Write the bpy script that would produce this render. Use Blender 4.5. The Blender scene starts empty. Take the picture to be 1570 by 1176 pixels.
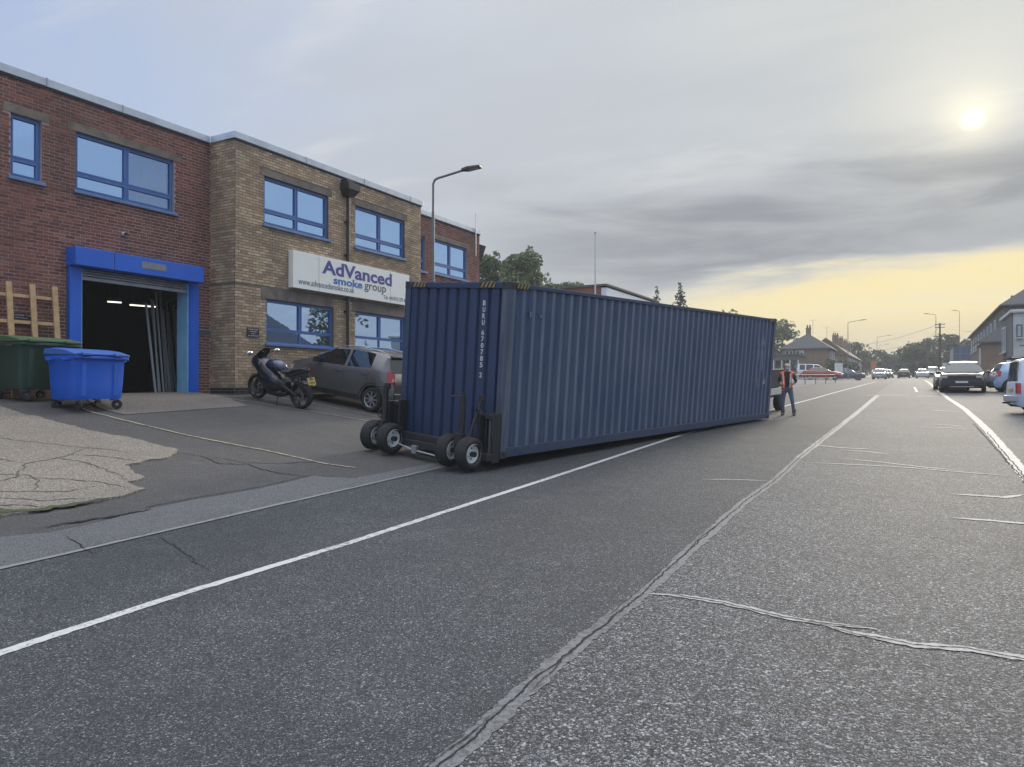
import bpy, bmesh, math, random
from mathutils import Vector, Matrix
from mathutils.geometry import delaunay_2d_cdt
R = math.radians
rnd = random.Random(7)
sc = bpy.context.scene
col = sc.collection

# ------------------------------------------------------------------ camera
CAM_Z = 1.72
cd = bpy.data.cameras.new('camera'); cam = bpy.data.objects.new('camera', cd); col.objects.link(cam)
cam.location = (0, 0, CAM_Z)
cam.rotation_euler = (R(90 + 0.35), 0, R(28.784))
cd.sensor_width = 36; cd.lens = 26.0; cd.clip_start = .05; cd.clip_end = 3000
sc.camera = cam

# ------------------------------------------------------------------ sun, sky, exposure
SUN_EL, SUN_AZ = R(17.2), R(3.2)            # azimuth measured from +Y (along the road) towards +X
sd = Vector((math.sin(SUN_AZ)*math.cos(SUN_EL), math.cos(SUN_AZ)*math.cos(SUN_EL), math.sin(SUN_EL)))
sl = bpy.data.lights.new('sun', 'SUN'); sun = bpy.data.objects.new('sun', sl); col.objects.link(sun)
sl.energy = 1.6; sl.angle = R(14); sl.color = (1, .90, .72)
sun.rotation_euler = (-sd).to_track_quat('-Z', 'Y').to_euler()
vs = sc.view_settings
sc.display_settings.display_device = 'sRGB'
vs.view_transform = 'Standard'; vs.look = 'None'; vs.exposure = 0.54; vs.gamma = 1; vs.use_curve_mapping = False
sc.render.engine = 'CYCLES'
sc.cycles.use_denoising = True
sc.cycles.max_bounces = 6; sc.cycles.transparent_max_bounces = 12
sc.cycles.caustics_reflective = False; sc.cycles.caustics_refractive = False

class NT:
    """tiny node-tree helper"""
    def __init__(s, tree): s.t = tree; s.n = tree.nodes; s.l = tree.links
    def new(s, typ, **kw):
        n = s.n.new(typ)
        for k, v in kw.items():
            if k.startswith('i_'):
                n.inputs[k[2:].replace('_', ' ')].default_value = v
            else: setattr(n, k, v)
        return n
    def put(s, sock, v):
        if isinstance(v, (int, float)): sock.default_value = v
        elif isinstance(v, tuple): sock.default_value = v if len(v) == len(sock.default_value) else (*v, 1)
        else: s.l.new(v, sock)
    def math(s, op, a, b=0.0, c=None, clamp=False):
        n = s.new('ShaderNodeMath', operation=op, use_clamp=clamp)
        s.put(n.inputs[0], a); s.put(n.inputs[1], b)
        if c is not None: s.put(n.inputs[2], c)
        return n.outputs[0]
    def step(s, v, a, b, lo=0.0, hi=1.0):
        n = s.new('ShaderNodeMapRange', interpolation_type='SMOOTHSTEP')
        s.put(n.inputs[0], v); s.put(n.inputs[1], a); s.put(n.inputs[2], b); n.inputs[3].default_value = lo; n.inputs[4].default_value = hi
        return n.outputs[0]
    def mix(s, f, a, b, typ='MIX'):
        n = s.new('ShaderNodeMix', data_type='RGBA', blend_type=typ)
        s.put(n.inputs[0], f); s.put(n.inputs[6], a); s.put(n.inputs[7], b)
        return n.outputs[2]
    def noise(s, vec, scale, detail=4, rough=.5, dist=0.0):
        n = s.new('ShaderNodeTexNoise'); n.inputs['Scale'].default_value = scale
        n.inputs['Detail'].default_value = detail; n.inputs['Roughness'].default_value = rough; n.inputs['Distortion'].default_value = dist
        if vec is not None: s.l.new(vec, n.inputs['Vector'])
        return n.outputs['Fac']
    def mapping(s, vec, scale=(1, 1, 1), loc=(0, 0, 0), rot=(0, 0, 0)):
        n = s.new('ShaderNodeMapping'); s.l.new(vec, n.inputs[0])
        n.inputs['Scale'].default_value = scale; n.inputs['Location'].default_value = loc; n.inputs['Rotation'].default_value = rot
        return n.outputs[0]
    def ramp(s, f, stops, interp='LINEAR'):
        n = s.new('ShaderNodeValToRGB'); n.color_ramp.interpolation = interp; s.l.new(f, n.inputs[0])
        e = n.color_ramp.elements
        while len(e) < len(stops): e.new(.5)
        for el, (p, c) in zip(e, stops): el.position = p; el.color = (*c, 1)
        return n.outputs[0]

def S(r, g, b):
    def f(c):
        c /= 255.
        return c/12.92 if c <= .04045 else ((c+.055)/1.055)**2.4
    return (f(r), f(g), f(b))

def make_world():
    w = bpy.data.worlds.new('World'); sc.world = w; w.use_nodes = True
    t = NT(w.node_tree); t.n.clear()
    out = t.new('ShaderNodeOutputWorld')
    sky = t.new('ShaderNodeTexSky', sky_type='NISHITA', sun_disc=False, sun_elevation=SUN_EL, sun_rotation=SUN_AZ)
    sky.air_density = 1.0; sky.dust_density = 1.0
    d = t.new('ShaderNodeTexCoord').outputs['Generated']
    sep = t.new('ShaderNodeSeparateXYZ'); t.l.new(d, sep.inputs[0])
    x, y, z = sep.outputs
    h = t.math('SQRT', t.math('ADD', t.math('ADD', t.math('MULTIPLY', x, x), t.math('MULTIPLY', y, y)), 1e-5))
    sh = Vector((sd.x, sd.y)).normalized()
    # cosine of the azimuth from the sun, and the signed sine (negative = left of the sun)
    ca = t.math('DIVIDE', t.math('ADD', t.math('MULTIPLY', x, sh.x), t.math('MULTIPLY', y, sh.y)), h)
    sa = t.math('DIVIDE', t.math('SUBTRACT', t.math('MULTIPLY', x, sh.y), t.math('MULTIPLY', y, sh.x)), h)
    el = t.math('DIVIDE', z, h)                       # tangent of the elevation
    # a cloud deck seen in perspective: direction / height, so streaks tighten to the horizon
    inv = t.math('DIVIDE', 1.0, t.math('ADD', t.math('MAXIMUM', z, 0.0), .10))
    cmb = t.new('ShaderNodeCombineXYZ'); t.l.new(t.math('MULTIPLY', x, inv), cmb.inputs[0]); t.l.new(t.math('MULTIPLY', y, inv), cmb.inputs[1])
    deck = cmb.outputs[0]
    n1 = t.noise(t.mapping(deck, (.50, 1.0, 1), (3.1, 1.3, 0), (0, 0, R(18))), .75, 6, .55, .6)
    n2 = t.noise(t.mapping(deck, (.55, 1.6, 1), (7.7, 2.2, 0), (0, 0, R(8))), 1.7, 7, .58, .5)
    n3 = t.noise(t.mapping(d, (1.2, 1.2, 7.0), (.3, 0, 0)), 3.2, 6, .55, .4)
    near = t.step(ca, .15, .98)                       # 1 towards the sun's side
    # --- colour of the veil
    veil = t.mix(t.step(ca, .35, .92), S(160, 177, 212), S(184, 189, 196))
    veil = t.mix(t.step(ca, .45, -.35), veil, (.52, .74, 1.18))
    veil = t.mix(t.step(ca, .90, 1.0), veil, S(192, 194, 193))
    veil = t.mix(t.math('MULTIPLY', t.step(n1, .36, .66), .75), veil, S(172, 176, 184))
    veil = t.mix(t.math('MULTIPLY', t.step(n2, .50, .74), .45), veil, S(208, 209, 209))
    veil = t.mix(1.0, veil, (.865, .87, .862, 1), 'MULTIPLY')
    # brighter overhead, as a thin overcast is
    up = t.step(el, .42, 1.9)
    veil = t.mix(up, veil, (1.75, 1.78, 1.86))
    # the darker shelf of cloud over the bright gap on the horizon
    wob = t.math('MULTIPLY', t.math('SUBTRACT', n3, .5), .10)
    ew = t.math('ADD', el, wob)
    tilt = t.math('MULTIPLY', sa, .10)                # the shelf's lower edge climbs towards the right
    gap = t.math('ADD', t.math('ADD', .152, tilt), t.math('MULTIPLY', t.math('SUBTRACT', n2, .5), .02))
    shelf = t.math('MULTIPLY', t.step(ew, t.math('SUBTRACT', gap, .01), t.math('ADD', gap, .03)), t.step(ew, .33, .21))
    shelf = t.math('MULTIPLY', shelf, t.step(ca, .70, .985))
    veil = t.mix(t.math('MULTIPLY', shelf, .92), veil, t.mix(t.step(n3, .35, .65), S(124, 127, 132), S(150, 152, 155)))
    # the gap: yellow light under the shelf
    inside = t.math('MULTIPLY', t.step(ew, t.math('ADD', gap, .018), t.math('SUBTRACT', gap, .022)), t.step(ca, .87, .985))
    yel = t.mix(t.step(el, .035, .105), S(182, 171, 148), S(214, 199, 153))
    yel = t.mix(t.math('MULTIPLY', t.step(n3, .48, .62), .45), yel, S(206, 198, 170))
    veil = t.mix(inside, veil, yel)
    lo = t.math('MULTIPLY', t.step(el, .10, .0), t.step(ca, .98, .6))
    veil = t.mix(t.math('MULTIPLY', lo, .5), veil, S(196, 200, 208))
    # the sun behind thin cloud
    dv = t.new('ShaderNodeVectorMath', operation='DOT_PRODUCT'); t.l.new(d, dv.inputs[0]); dv.inputs[1].default_value = sd
    ang = t.math('ARCCOSINE', t.math('MINIMUM', dv.outputs['Value'], 1.0))
    wide = t.math('POWER', t.math('SUBTRACT', 1.0, t.math('MINIMUM', t.math('DIVIDE', ang, R(12)), 1.0)), 2.2)
    mid = t.math('POWER', t.math('SUBTRACT', 1.0, t.math('MINIMUM', t.math('DIVIDE', ang, R(2.8)), 1.0)), 1.6)
    core = t.step(ang, R(.9), R(.0))
    soft = t.math('SUBTRACT', 1.0, t.math('MULTIPLY', shelf, .75))
    veil = t.mix(t.math('MULTIPLY', t.math('MULTIPLY', wide, .42), soft), veil, (1.0, .92, .68))
    veil = t.mix(t.math('MULTIPLY', t.math('MULTIPLY', mid, .6), soft), veil, (.92, .86, .66))
    veil = t.mix(core, veil, (1.2, 1.12, .86))
    # the ground half of the dome
    veil = t.mix(t.step(el, 0.0, -.06), veil, S(110, 112, 112))
    cover = t.math('SUBTRACT', 1.0, t.math('MULTIPLY', t.math('MULTIPLY', t.step(n1, .60, .40), .22), t.step(ca, .8, .3)))
    b1 = t.new('ShaderNodeBackground'); t.l.new(sky.outputs[0], b1.inputs[0]); b1.inputs[1].default_value = .10
    b2 = t.new('ShaderNodeBackground'); t.l.new(veil, b2.inputs[0]); b2.inputs[1].default_value = 1.0
    mx = t.new('ShaderNodeMixShader'); t.l.new(cover, mx.inputs[0]); t.l.new(b1.outputs[0], mx.inputs[1]); t.l.new(b2.outputs[0], mx.inputs[2])
    t.l.new(mx.outputs[0], out.inputs[0])
make_world()
# the morning air: a closed box of thin haze round everything but the sky
def make_haze():
    me = bpy.data.meshes.new('haze')
    x0, x1, y0, y1, z0, z1 = -520, 520, -470, 600, -4, 19
    me.from_pydata([(x, y, z) for x in (x0, x1) for y in (y0, y1) for z in (z0, z1)], [], [(0, 1, 3, 2), (4, 6, 7, 5), (0, 4, 5, 1), (2, 3, 7, 6), (0, 2, 6, 4), (1, 5, 7, 3)])
    m = bpy.data.materials.new('haze'); m.use_nodes = True; m.node_tree.nodes.clear(); t = NT(m.node_tree)
    out = t.new('ShaderNodeOutputMaterial'); v = t.new('ShaderNodeVolumePrincipled')
    v.inputs['Color'].default_value = (.93, .95, .97, 1); v.inputs['Density'].default_value = HAZE; v.inputs['Anisotropy'].default_value = .2
    t.l.new(v.outputs[0], out.inputs['Volume']); me.materials.append(m)
    o = bpy.data.objects.new('haze', me); col.objects.link(o); o['kind'] = 'stuff'
HAZE = .0009
make_haze()

# ------------------------------------------------------------------ helpers
class MB:
    def __init__(s): s.v = []; s.f = []; s.m = []
    def add(s, vs_, fs, mi=0, M=None):
        o = len(s.v)
        s.v += [tuple(M @ Vector(p)) if M is not None else tuple(p) for p in vs_]
        s.f += [tuple(i+o for i in f) for f in fs]; s.m += [mi]*len(fs); return s
    def box(s, c, sz, M=None, mi=0):
        a, b, d = sz[0]/2, sz[1]/2, sz[2]/2
        vs_ = [(c[0]+i*a, c[1]+j*b, c[2]+k*d) for i in (-1, 1) for j in (-1, 1) for k in (-1, 1)]
        return s.add(vs_, [(0, 1, 3, 2), (4, 6, 7, 5), (0, 4, 5, 1), (2, 3, 7, 6), (0, 2, 6, 4), (1, 5, 7, 3)], mi, M)
    def span(s, x0, x1, y0, y1, z0, z1, M=None, mi=0):
        return s.box(((x0+x1)/2, (y0+y1)/2, (z0+z1)/2), (abs(x1-x0), abs(y1-y0), abs(z1-z0)), M, mi)
    def quad(s, a, b, c, d, M=None, mi=0): return s.add([a, b, c, d], [(0, 1, 2, 3)], mi, M)
    def rings(s, rs, closed=True, caps=(True, True), M=None, mi=0):
        n = len(rs[0]); vs_ = [p for r in rs for p in r]; fs = []
        for i in range(len(rs)-1):
            for j in range(n if closed else n-1):
                k = (j+1) % n; fs.append((i*n+j, i*n+k, (i+1)*n+k, (i+1)*n+j))
        if caps[0]: fs.append(tuple(range(n-1, -1, -1)))
        if caps[1]: fs.append(tuple((len(rs)-1)*n+j for j in range(n)))
        return s.add(vs_, fs, mi, M)
    def tube(s, pts, r, n=8, M=None, mi=0, caps=True):
        pts = [Vector(p) for p in pts]; rs = []
        rr = r if isinstance(r, (list, tuple)) else [r]*len(pts)
        up = None
        for i, p in enumerate(pts):
            t = (pts[min(i+1, len(pts)-1)]-pts[max(i-1, 0)]).normalized()
            if up is None: up = t.orthogonal().normalized()
            a = (up-t*up.dot(t)).normalized(); b = t.cross(a); up = a
            rs.append([tuple(p+(a*math.cos(2*math.pi*k/n)+b*math.sin(2*math.pi*k/n))*rr[i]) for k in range(n)])
        return s.rings(rs, True, (caps, caps), M, mi)
    def lathe(s, prof, n=24, M=None, mi=0, axis='z', closed=False):
        rs = []
        for k in range(n):
            a = 2*math.pi*k/n; c, d = math.cos(a), math.sin(a)
            rs.append([{'z': (r*c, r*d, h), 'x': (h, r*c, r*d), 'y': (r*c, h, r*d)}[axis] for r, h in prof])
        m = len(prof); vs_ = [p for r in rs for p in r]; fs = []
        for k in range(n):
            k2 = (k+1) % n
            for j in range(m if closed else m-1):
                j2 = (j+1) % m; fs.append((k*m+j, k2*m+j, k2*m+j2, k*m+j2))
        return s.add(vs_, fs, mi, M)
    def prism(s, poly, z0, z1, M=None, mi=0):
        return s.rings([[(x, y, z0) for x, y in poly], [(x, y, z1) for x, y in poly]], True, (True, True), M, mi)
    def ball(s, c, r, n=10, m=7, M=None, mi=0):
        rs = []
        rx, ry, rz = r if isinstance(r, tuple) else (r, r, r)
        for i in range(m+1):
            a = math.pi*(i/m-.5); q = max(math.cos(a), .02)
            rs.append([(c[0]+rx*q*math.cos(2*math.pi*k/n), c[1]+ry*q*math.sin(2*math.pi*k/n), c[2]+rz*math.sin(a)) for k in range(n)])
        return s.rings(rs, True, (True, True), M, mi)
    def build(s, name, mats, parent=None, smooth=0, bevel=0, recalc=True, weld=False):
        me = bpy.data.meshes.new(name); me.from_pydata(s.v, [], s.f)
        for m in (mats if isinstance(mats, (list, tuple)) else [mats]): me.materials.append(m)
        if any(s.m): me.polygons.foreach_set('material_index', s.m)
        if recalc or weld or bevel:
            bm = bmesh.new(); bm.from_mesh(me)
            if weld: bmesh.ops.remove_doubles(bm, verts=bm.verts, dist=1e-4)
            if recalc: bmesh.ops.recalc_face_normals(bm, faces=bm.faces)
            if bevel:
                es = [e for e in bm.edges if len(e.link_faces) == 2 and e.calc_face_angle(0) > .6]
                bmesh.ops.bevel(bm, geom=es, offset=bevel, segments=2, affect='EDGES', profile=.5, clamp_overlap=True)
            bm.to_mesh(me); bm.free()
        if smooth:
            me.polygons.foreach_set('use_smooth', [True]*len(me.polygons)); me.set_sharp_from_angle(angle=R(smooth))
        me.update()
        o = bpy.data.objects.new(name, me); col.objects.link(o)
        if parent is not None: o.parent = parent
        return o

def tag(o, label=None, cat=None, group=None, kind=None):
    if label: o['label'] = label
    if cat: o['category'] = cat
    if group: o['group'] = group
    if kind: o['kind'] = kind
    return o
def thing(name, label, cat, loc=(0, 0, 0), rz=0, group=None, M=None):
    o = bpy.data.objects.new(name, None); col.objects.link(o); o.empty_display_size = .2
    if M is not None: o.matrix_world = M
    else: o.location = loc; o.rotation_euler = (0, 0, rz)
    return tag(o, label, cat, group)
def copy_tree(o, parent=None, mats=None):
    c = o.copy(); col.objects.link(c)
    if parent is not None: c.parent = parent
    if mats and c.type == 'MESH':
        for sl_ in c.material_slots:
            if sl_.material and sl_.material.name in mats:
                m = mats[sl_.material.name]; sl_.link = 'OBJECT'; sl_.material = m
    for ch in list(o.children): copy_tree(ch, c, mats)
    return c
def structure(o): o['kind'] = 'structure'; return o

_mats = {}
def pm(name, colr=(.5, .5, .5), rough=.6, metal=0, var=0, vsc=4, col2=None, bump=0, bsc=60, spec=.5, coat=0, emit=0):
    if name in _mats: return _mats[name]
    m = bpy.data.materials.new(name); m.use_nodes = True; t = NT(m.node_tree)
    b = t.n['Principled BSDF']; _mats[name] = m
    b.inputs['Base Color'].default_value = (*colr, 1); b.inputs['Roughness'].default_value = rough; b.inputs['Metallic'].default_value = metal
    b.inputs['Specular IOR Level'].default_value = spec; b.inputs['Coat Weight'].default_value = coat
    if emit: b.inputs['Emission Color'].default_value = (*colr, 1); b.inputs['Emission Strength'].default_value = emit
    if var or bump:
        tc = t.new('ShaderNodeTexCoord').outputs['Object']
    if var:
        c2 = col2 or tuple(c*.5 for c in colr)
        f = t.noise(tc, vsc, 6, .6, .3)
        f2 = t.noise(tc, vsc*9, 4, .6)
        g = t.math('MULTIPLY', t.math('ADD', t.step(f, .38, .68), t.math('MULTIPLY', t.step(f2, .5, .7), .5)), var, clamp=True)
        t.l.new(t.mix(g, (*colr, 1), (*c2, 1)), b.inputs['Base Color'])
        t.l.new(t.math('ADD', rough, t.math('MULTIPLY', t.math('SUBTRACT', f2, .5), .25)), b.inputs['Roughness'])
    if bump:
        bn = t.new('ShaderNodeBump'); bn.inputs['Strength'].default_value = bump; bn.inputs['Distance'].default_value = .01
        t.l.new(t.noise(tc, bsc, 5, .6), bn.inputs['Height']); t.l.new(bn.outputs[0], b.inputs['Normal'])
    return m

def glass(name, tint=(.72, .84, .97), refl=.55, dark=(.02, .025, .03), trans=0.0, wav=.02):
    if name in _mats: return _mats[name]
    m = bpy.data.materials.new(name); m.use_nodes = True; _mats[name] = m; t = NT(m.node_tree); t.n.clear()
    out = t.new('ShaderNodeOutputMaterial')
    g = t.new('ShaderNodeBsdfGlossy'); g.inputs['Color'].default_value = (*tint, 1); g.inputs['Roughness'].default_value = .015
    tc = t.new('ShaderNodeTexCoord').outputs['Object']
    bn = t.new('ShaderNodeBump'); bn.inputs['Strength'].default_value = wav; bn.inputs['Distance'].default_value = .05
    t.l.new(t.noise(tc, 1.6, 2, .5), bn.inputs['Height']); t.l.new(bn.outputs[0], g.inputs['Normal'])
    df = t.new('ShaderNodeBsdfDiffuse'); df.inputs[0].default_value = (*dark, 1)
    tr = t.new('ShaderNodeBsdfTransparent'); tr.inputs[0].default_value = (.78, .86, .92, 1)
    m1 = t.new('ShaderNodeMixShader'); m1.inputs[0].default_value = trans; t.l.new(df.outputs[0], m1.inputs[1]); t.l.new(tr.outputs[0], m1.inputs[2])
    lw = t.new('ShaderNodeLayerWeight'); lw.inputs[0].default_value = .25
    f = t.math('ADD', refl, t.math('MULTIPLY', lw.outputs['Fresnel'], (1-refl)*.8), clamp=True)
    m2 = t.new('ShaderNodeMixShader'); t.l.new(f, m2.inputs[0]); t.l.new(m1.outputs[0], m2.inputs[1]); t.l.new(g.outputs[0], m2.inputs[2])
    t.l.new(m2.outputs[0], out.inputs[0])
    return m

def brick_mat(name, cols, dirt=None, dirt_amt=.3):
    m = bpy.data.materials.new(name); m.use_nodes = True; t = NT(m.node_tree); b = t.n['Principled BSDF']
    rv = t.math('FRACT', t.math('ADD', t.new('ShaderNodeObjectInfo').outputs['Random'], t.new('ShaderNodeNewGeometry').outputs['Random Per Island']))
    n = len(cols)
    c = t.ramp(rv, [(i/n, q) for i, q in enumerate(cols)], 'CONSTANT')
    pos = t.new('ShaderNodeNewGeometry').outputs['Position']
    f = t.noise(pos, .55, 6, .6, .4); f2 = t.noise(pos, 22, 5, .65)
    c = t.mix(t.math('MULTIPLY', t.step(f, .40, .66), dirt_amt), c, (*(dirt or (.1, .09, .08)), 1))
    c = t.mix(t.math('MULTIPLY', t.step(f2, .45, .75), .35), c, t.mix(.5, c, (.02, .02, .02, 1)))
    fs = t.noise(t.mapping(pos, (2.6, 2.6, .22)), 1.0, 5, .6, .2)
    c = t.mix(t.math('MULTIPLY', t.step(fs, .50, .72), .35), c, t.mix(.55, c, (.03, .028, .026, 1)))
    t.l.new(c, b.inputs['Base Color']); b.inputs['Roughness'].default_value = .9; b.inputs['Specular IOR Level'].default_value = .25
    bn = t.new('ShaderNodeBump'); bn.inputs['Strength'].default_value = .35; bn.inputs['Distance'].default_value = .006
    t.l.new(t.noise(pos, 60, 5, .7), bn.inputs['Height']); t.l.new(bn.outputs[0], b.inputs['Normal'])
    return m

# ------------------------------------------------------------------ terrain
def sst(a, b, x):
    t = min(1, max(0, (x-a)/(b-a))); return t*t*(3-2*t)
def prof(y):
    s = .0356
    if y < 35: return s*max(y, -40)
    d = min(y, 75)-35; z = 35*s+s*d-(s-.017)*d*d/80
    if y > 75: z += .017*(min(y, 170)-75)
    if y > 170: z += .006*(y-170)
    return z
def G(x, y):
    p = prof(y); d = -7.05-x
    if d <= 0: return p
    k = 1-.75*sst(25, 38, y); dd = min(d, 8.8)
    z = p+(.03*min(1, d/.1)+.11*dd+.0035*dd*dd)*k
    w = sst(6.8, 8.3, d)*.75*(1-sst(20, 28, y))
    return z*(1-w)+1.52*w

def sheet(poly, off, sp=.3, jag=0, seed=1, holes=None):
    """a polygon laid on the terrain: triangulated with interior points so that it follows the ground"""
    rr = random.Random(seed); pts = []
    n = len(poly)
    for i in range(n):
        a, b = Vector(poly[i]), Vector(poly[(i+1) % n]); L = (b-a).length; k = max(1, int(L/(sp if not jag else .12)))
        nn = Vector((-(b-a).y, (b-a).x)).normalized()
        for j in range(k):
            q = a.lerp(b, j/k)
            if jag and j: q = q+nn*rr.uniform(-jag, jag)
            pts.append(q)
    nb = len(pts); edges = [(i, (i+1) % nb) for i in range(nb)]
    x0, x1 = min(p.x for p in pts), max(p.x for p in pts); y0, y1 = min(p.y for p in pts), max(p.y for p in pts)
    def inside(q):
        c = False
        for i in range(nb):
            a, b = pts[i], pts[i-1]
            if (a.y > q[1]) != (b.y > q[1]) and q[0] < (b.x-a.x)*(q[1]-a.y)/(b.y-a.y)+a.x: c = not c
        return c
    allp = list(pts); x = x0+sp/2
    while x < x1:
        y = y0+sp/2
        while y < y1:
            if inside((x, y)): allp.append(Vector((x, y)))
            y += sp
        x += sp
    r = delaunay_2d_cdt(allp, edges, [list(range(nb))], 1, 1e-5)
    vs_ = [(p.x, p.y, G(p.x, p.y)+off) for p in r[0]]
    m = MB(); m.add(vs_, [tuple(f) for f in r[2]])
    # skirt down into the ground
    bv = [(p.x, p.y, G(p.x, p.y)+off) for p in pts]; bl = [(p[0], p[1], p[2]-off-.03) for p in bv]
    m.add(bv+bl, [(i, (i+1) % nb, nb+(i+1) % nb, nb+i) for i in range(nb)])
    return m
def ribbon(mb, pts, w, off, jag=0.0, seed=0, step=.10, taper=False, wj=None):
    rr = random.Random(seed); P = [Vector(p) for p in pts]; q = []
    for i in range(len(P)-1):
        L = (P[i+1]-P[i]).length; k = max(1, int(L/step))
        q += [P[i].lerp(P[i+1], j/k) for j in range(k)]
    q.append(P[-1]); n = len(q); vs_ = []; drift = 0; wj = jag*6 if wj is None else wj
    for i, p in enumerate(q):
        t = (q[min(i+1, n-1)]-q[max(i-1, 0)]).normalized(); nn = Vector((-t.y, t.x))
        ww = w[0]+(w[1]-w[0])*i/(n-1) if isinstance(w, tuple) else w
        if taper: ww *= min(1, 4*i/n+.2, 4*(n-1-i)/n+.2)
        drift = drift*.8+rr.uniform(-1, 1)*jag
        a = p+nn*(ww/2*(1+rr.uniform(-1, 1)*wj)+drift); b = p-nn*(ww/2*(1+rr.uniform(-1, 1)*wj)-drift)
        vs_ += [(a.x, a.y, G(a.x, a.y)+off), (b.x, b.y, G(b.x, b.y)+off)]
    mb.add(vs_, [(2*i, 2*i+1, 2*i+3, 2*i+2) for i in range(n-1)])
    return mb

def asphalt(name, c_dark, c_light, stone=70, frac=.35, rough=.62, patch=.3, spec=.18):
    m = bpy.data.materials.new(name); m.use_nodes = True; t = NT(m.node_tree); b = t.n['Principled BSDF']
    pos = t.new('ShaderNodeNewGeometry').outputs['Position']
    wp = t.new('ShaderNodeVectorMath', operation='ADD'); t.l.new(pos, wp.inputs[0])
    nz = t.new('ShaderNodeTexNoise'); nz.inputs['Scale'].default_value = 35; t.l.new(pos, nz.inputs['Vector'])
    sc_ = t.new('ShaderNodeVectorMath', operation='SCALE'); t.l.new(nz.outputs['Color'], sc_.inputs[0]); sc_.inputs['Scale'].default_value = .02
    t.l.new(sc_.outputs[0], wp.inputs[1])
    def cellnoise(scale):
        vo = t.new('ShaderNodeTexVoronoi'); vo.inputs['Scale'].default_value = scale; t.l.new(wp.outputs[0], vo.inputs['Vector'])
        sp = t.new('ShaderNodeSeparateColor'); t.l.new(vo.outputs['Color'], sp.inputs[0]); return vo.outputs['Distance'], sp.outputs
    d1, c1 = cellnoise(stone); d2, c2 = cellnoise(stone*2.3)
    big = t.noise(pos, .35, 5, .6); mid = t.noise(pos, 2.2, 6, .7)
    mm = tuple((a*1.6+b)*.38 for a, b in zip(c_dark, c_light))
    def stones(v, lo):
        return t.ramp(v, [(0, tuple(x*.45 for x in c_dark)), (lo, c_dark), (lo+(1-lo)*.55, mm), (1, c_light)])
    pick = t.math('ADD', c1[0], t.math('MULTIPLY', t.math('SUBTRACT', mid, .5), .35), clamp=True)
    a_ = t.mix(t.step(d1, .50, .74), stones(pick, 1-frac), (*tuple(x*.40 for x in c_dark), 1))
    b_ = t.mix(t.step(d2, .55, .8), stones(c2[0], 1-frac*.8), (*tuple(x*.45 for x in c_dark), 1))
    c = t.mix(t.step(c1[1], .25, .75), a_, b_)
    c = t.mix(t.math('MULTIPLY', t.step(big, .42, .66), patch), c, (*tuple(x*.55 for x in c_dark), 1))
    c = t.mix(t.math('MULTIPLY', t.step(mid, .50, .75), patch*.4), c, (*mm, 1))
    t.l.new(c, b.inputs['Base Color']); b.inputs['Roughness'].default_value = rough; b.inputs['Specular IOR Level'].default_value = spec
    bn = t.new('ShaderNodeBump'); bn.inputs['Strength'].default_value = .7; bn.inputs['Distance'].default_value = .005
    hh = t.math('ADD', t.math('MULTIPLY', t.step(d1, .8, .1), t.math('ADD', .35, c1[2])), t.math('MULTIPLY', mid, .4))
    t.l.new(hh, bn.inputs['Height']); t.l.new(bn.outputs[0], b.inputs['Normal'])
    return m
def worn(name, colr, under, amount=.45, scale=14, rough=.75):
    """paint or sealant with patches worn through to what is below"""
    m = bpy.data.materials.new(name); m.use_nodes = True; t = NT(m.node_tree); b = t.n['Principled BSDF']
    pos = t.new('ShaderNodeNewGeometry').outputs['Position']
    a = t.noise(pos, scale, 8, .7); g = t.noise(pos, 110, 3, .6); l = t.noise(pos, 1.3, 3, .5)
    f = t.step(t.math('ADD', t.math('ADD', a, t.math('MULTIPLY', g, .45)), t.math('MULTIPLY', l, .35)), 1.12-amount*.5, 1.30-amount*.5)
    t.l.new(t.mix(f, (*colr, 1), (*under, 1)), b.inputs['Base Color']); b.inputs['Roughness'].default_value = rough
    bn = t.new('ShaderNodeBump'); bn.inputs['Strength'].default_value = .5; bn.inputs['Distance'].default_value = .005
    t.l.new(t.noise(pos, 90, 4, .6), bn.inputs['Height']); t.l.new(bn.outputs[0], b.inputs['Normal'])
    return m

M_road_l = asphalt('asphalt dark lane', (.062, .065, .071), (.30, .306, .318), 94, .36, .75, .28)
M_road_r = asphalt('asphalt chippings', (.066, .067, .071), (.37, .37, .378), 66, .56, .75, .22)
M_fore = asphalt('forecourt tarmac', (.122, .118, .116), (.24, .235, .23), 120, .3, .85, patch=.40)
M_strip = asphalt('footway strip', (.165, .165, .169), (.31, .31, .31), 130, .4, .85, patch=.12)
M_conc = asphalt('old concrete', (.255, .228, .195), (.46, .415, .36), 66, .45, .9, patch=.18)
M_ramp = asphalt('ramp concrete', (.20, .18, .162), (.36, .325, .295), 70, .4, .9, patch=.25)
M_line = worn('white road paint', (.48, .48, .47), (.11, .11, .11), .40, 24)
M_seam_far = worn('worn pale seam', (.25, .245, .235), (.12, .12, .118), .5, 18)
M_line_r = worn('buff road paint', (.40, .385, .35), (.14, .14, .14), .36, 18)
M_seal = worn('sealing band', (.150, .153, .160), (.07, .07, .073), .58, 26)
M_seal_r = worn('pale sealing band', (.33, .325, .31), (.13, .13, .128), .42, 22)
M_crack = pm('crack', (.012, .012, .013), .95)
M_yellow = worn('yellow line paint', (.34, .31, .21), (.10, .098, .092), .52, 12)
M_bay = worn('faded bay paint', (.22, .215, .205), (.09, .09, .088), .50, 8)
M_moss = pm('moss', (.045, .06, .02), 1, var=.6, col2=(.09, .08, .05), vsc=30)

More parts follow.
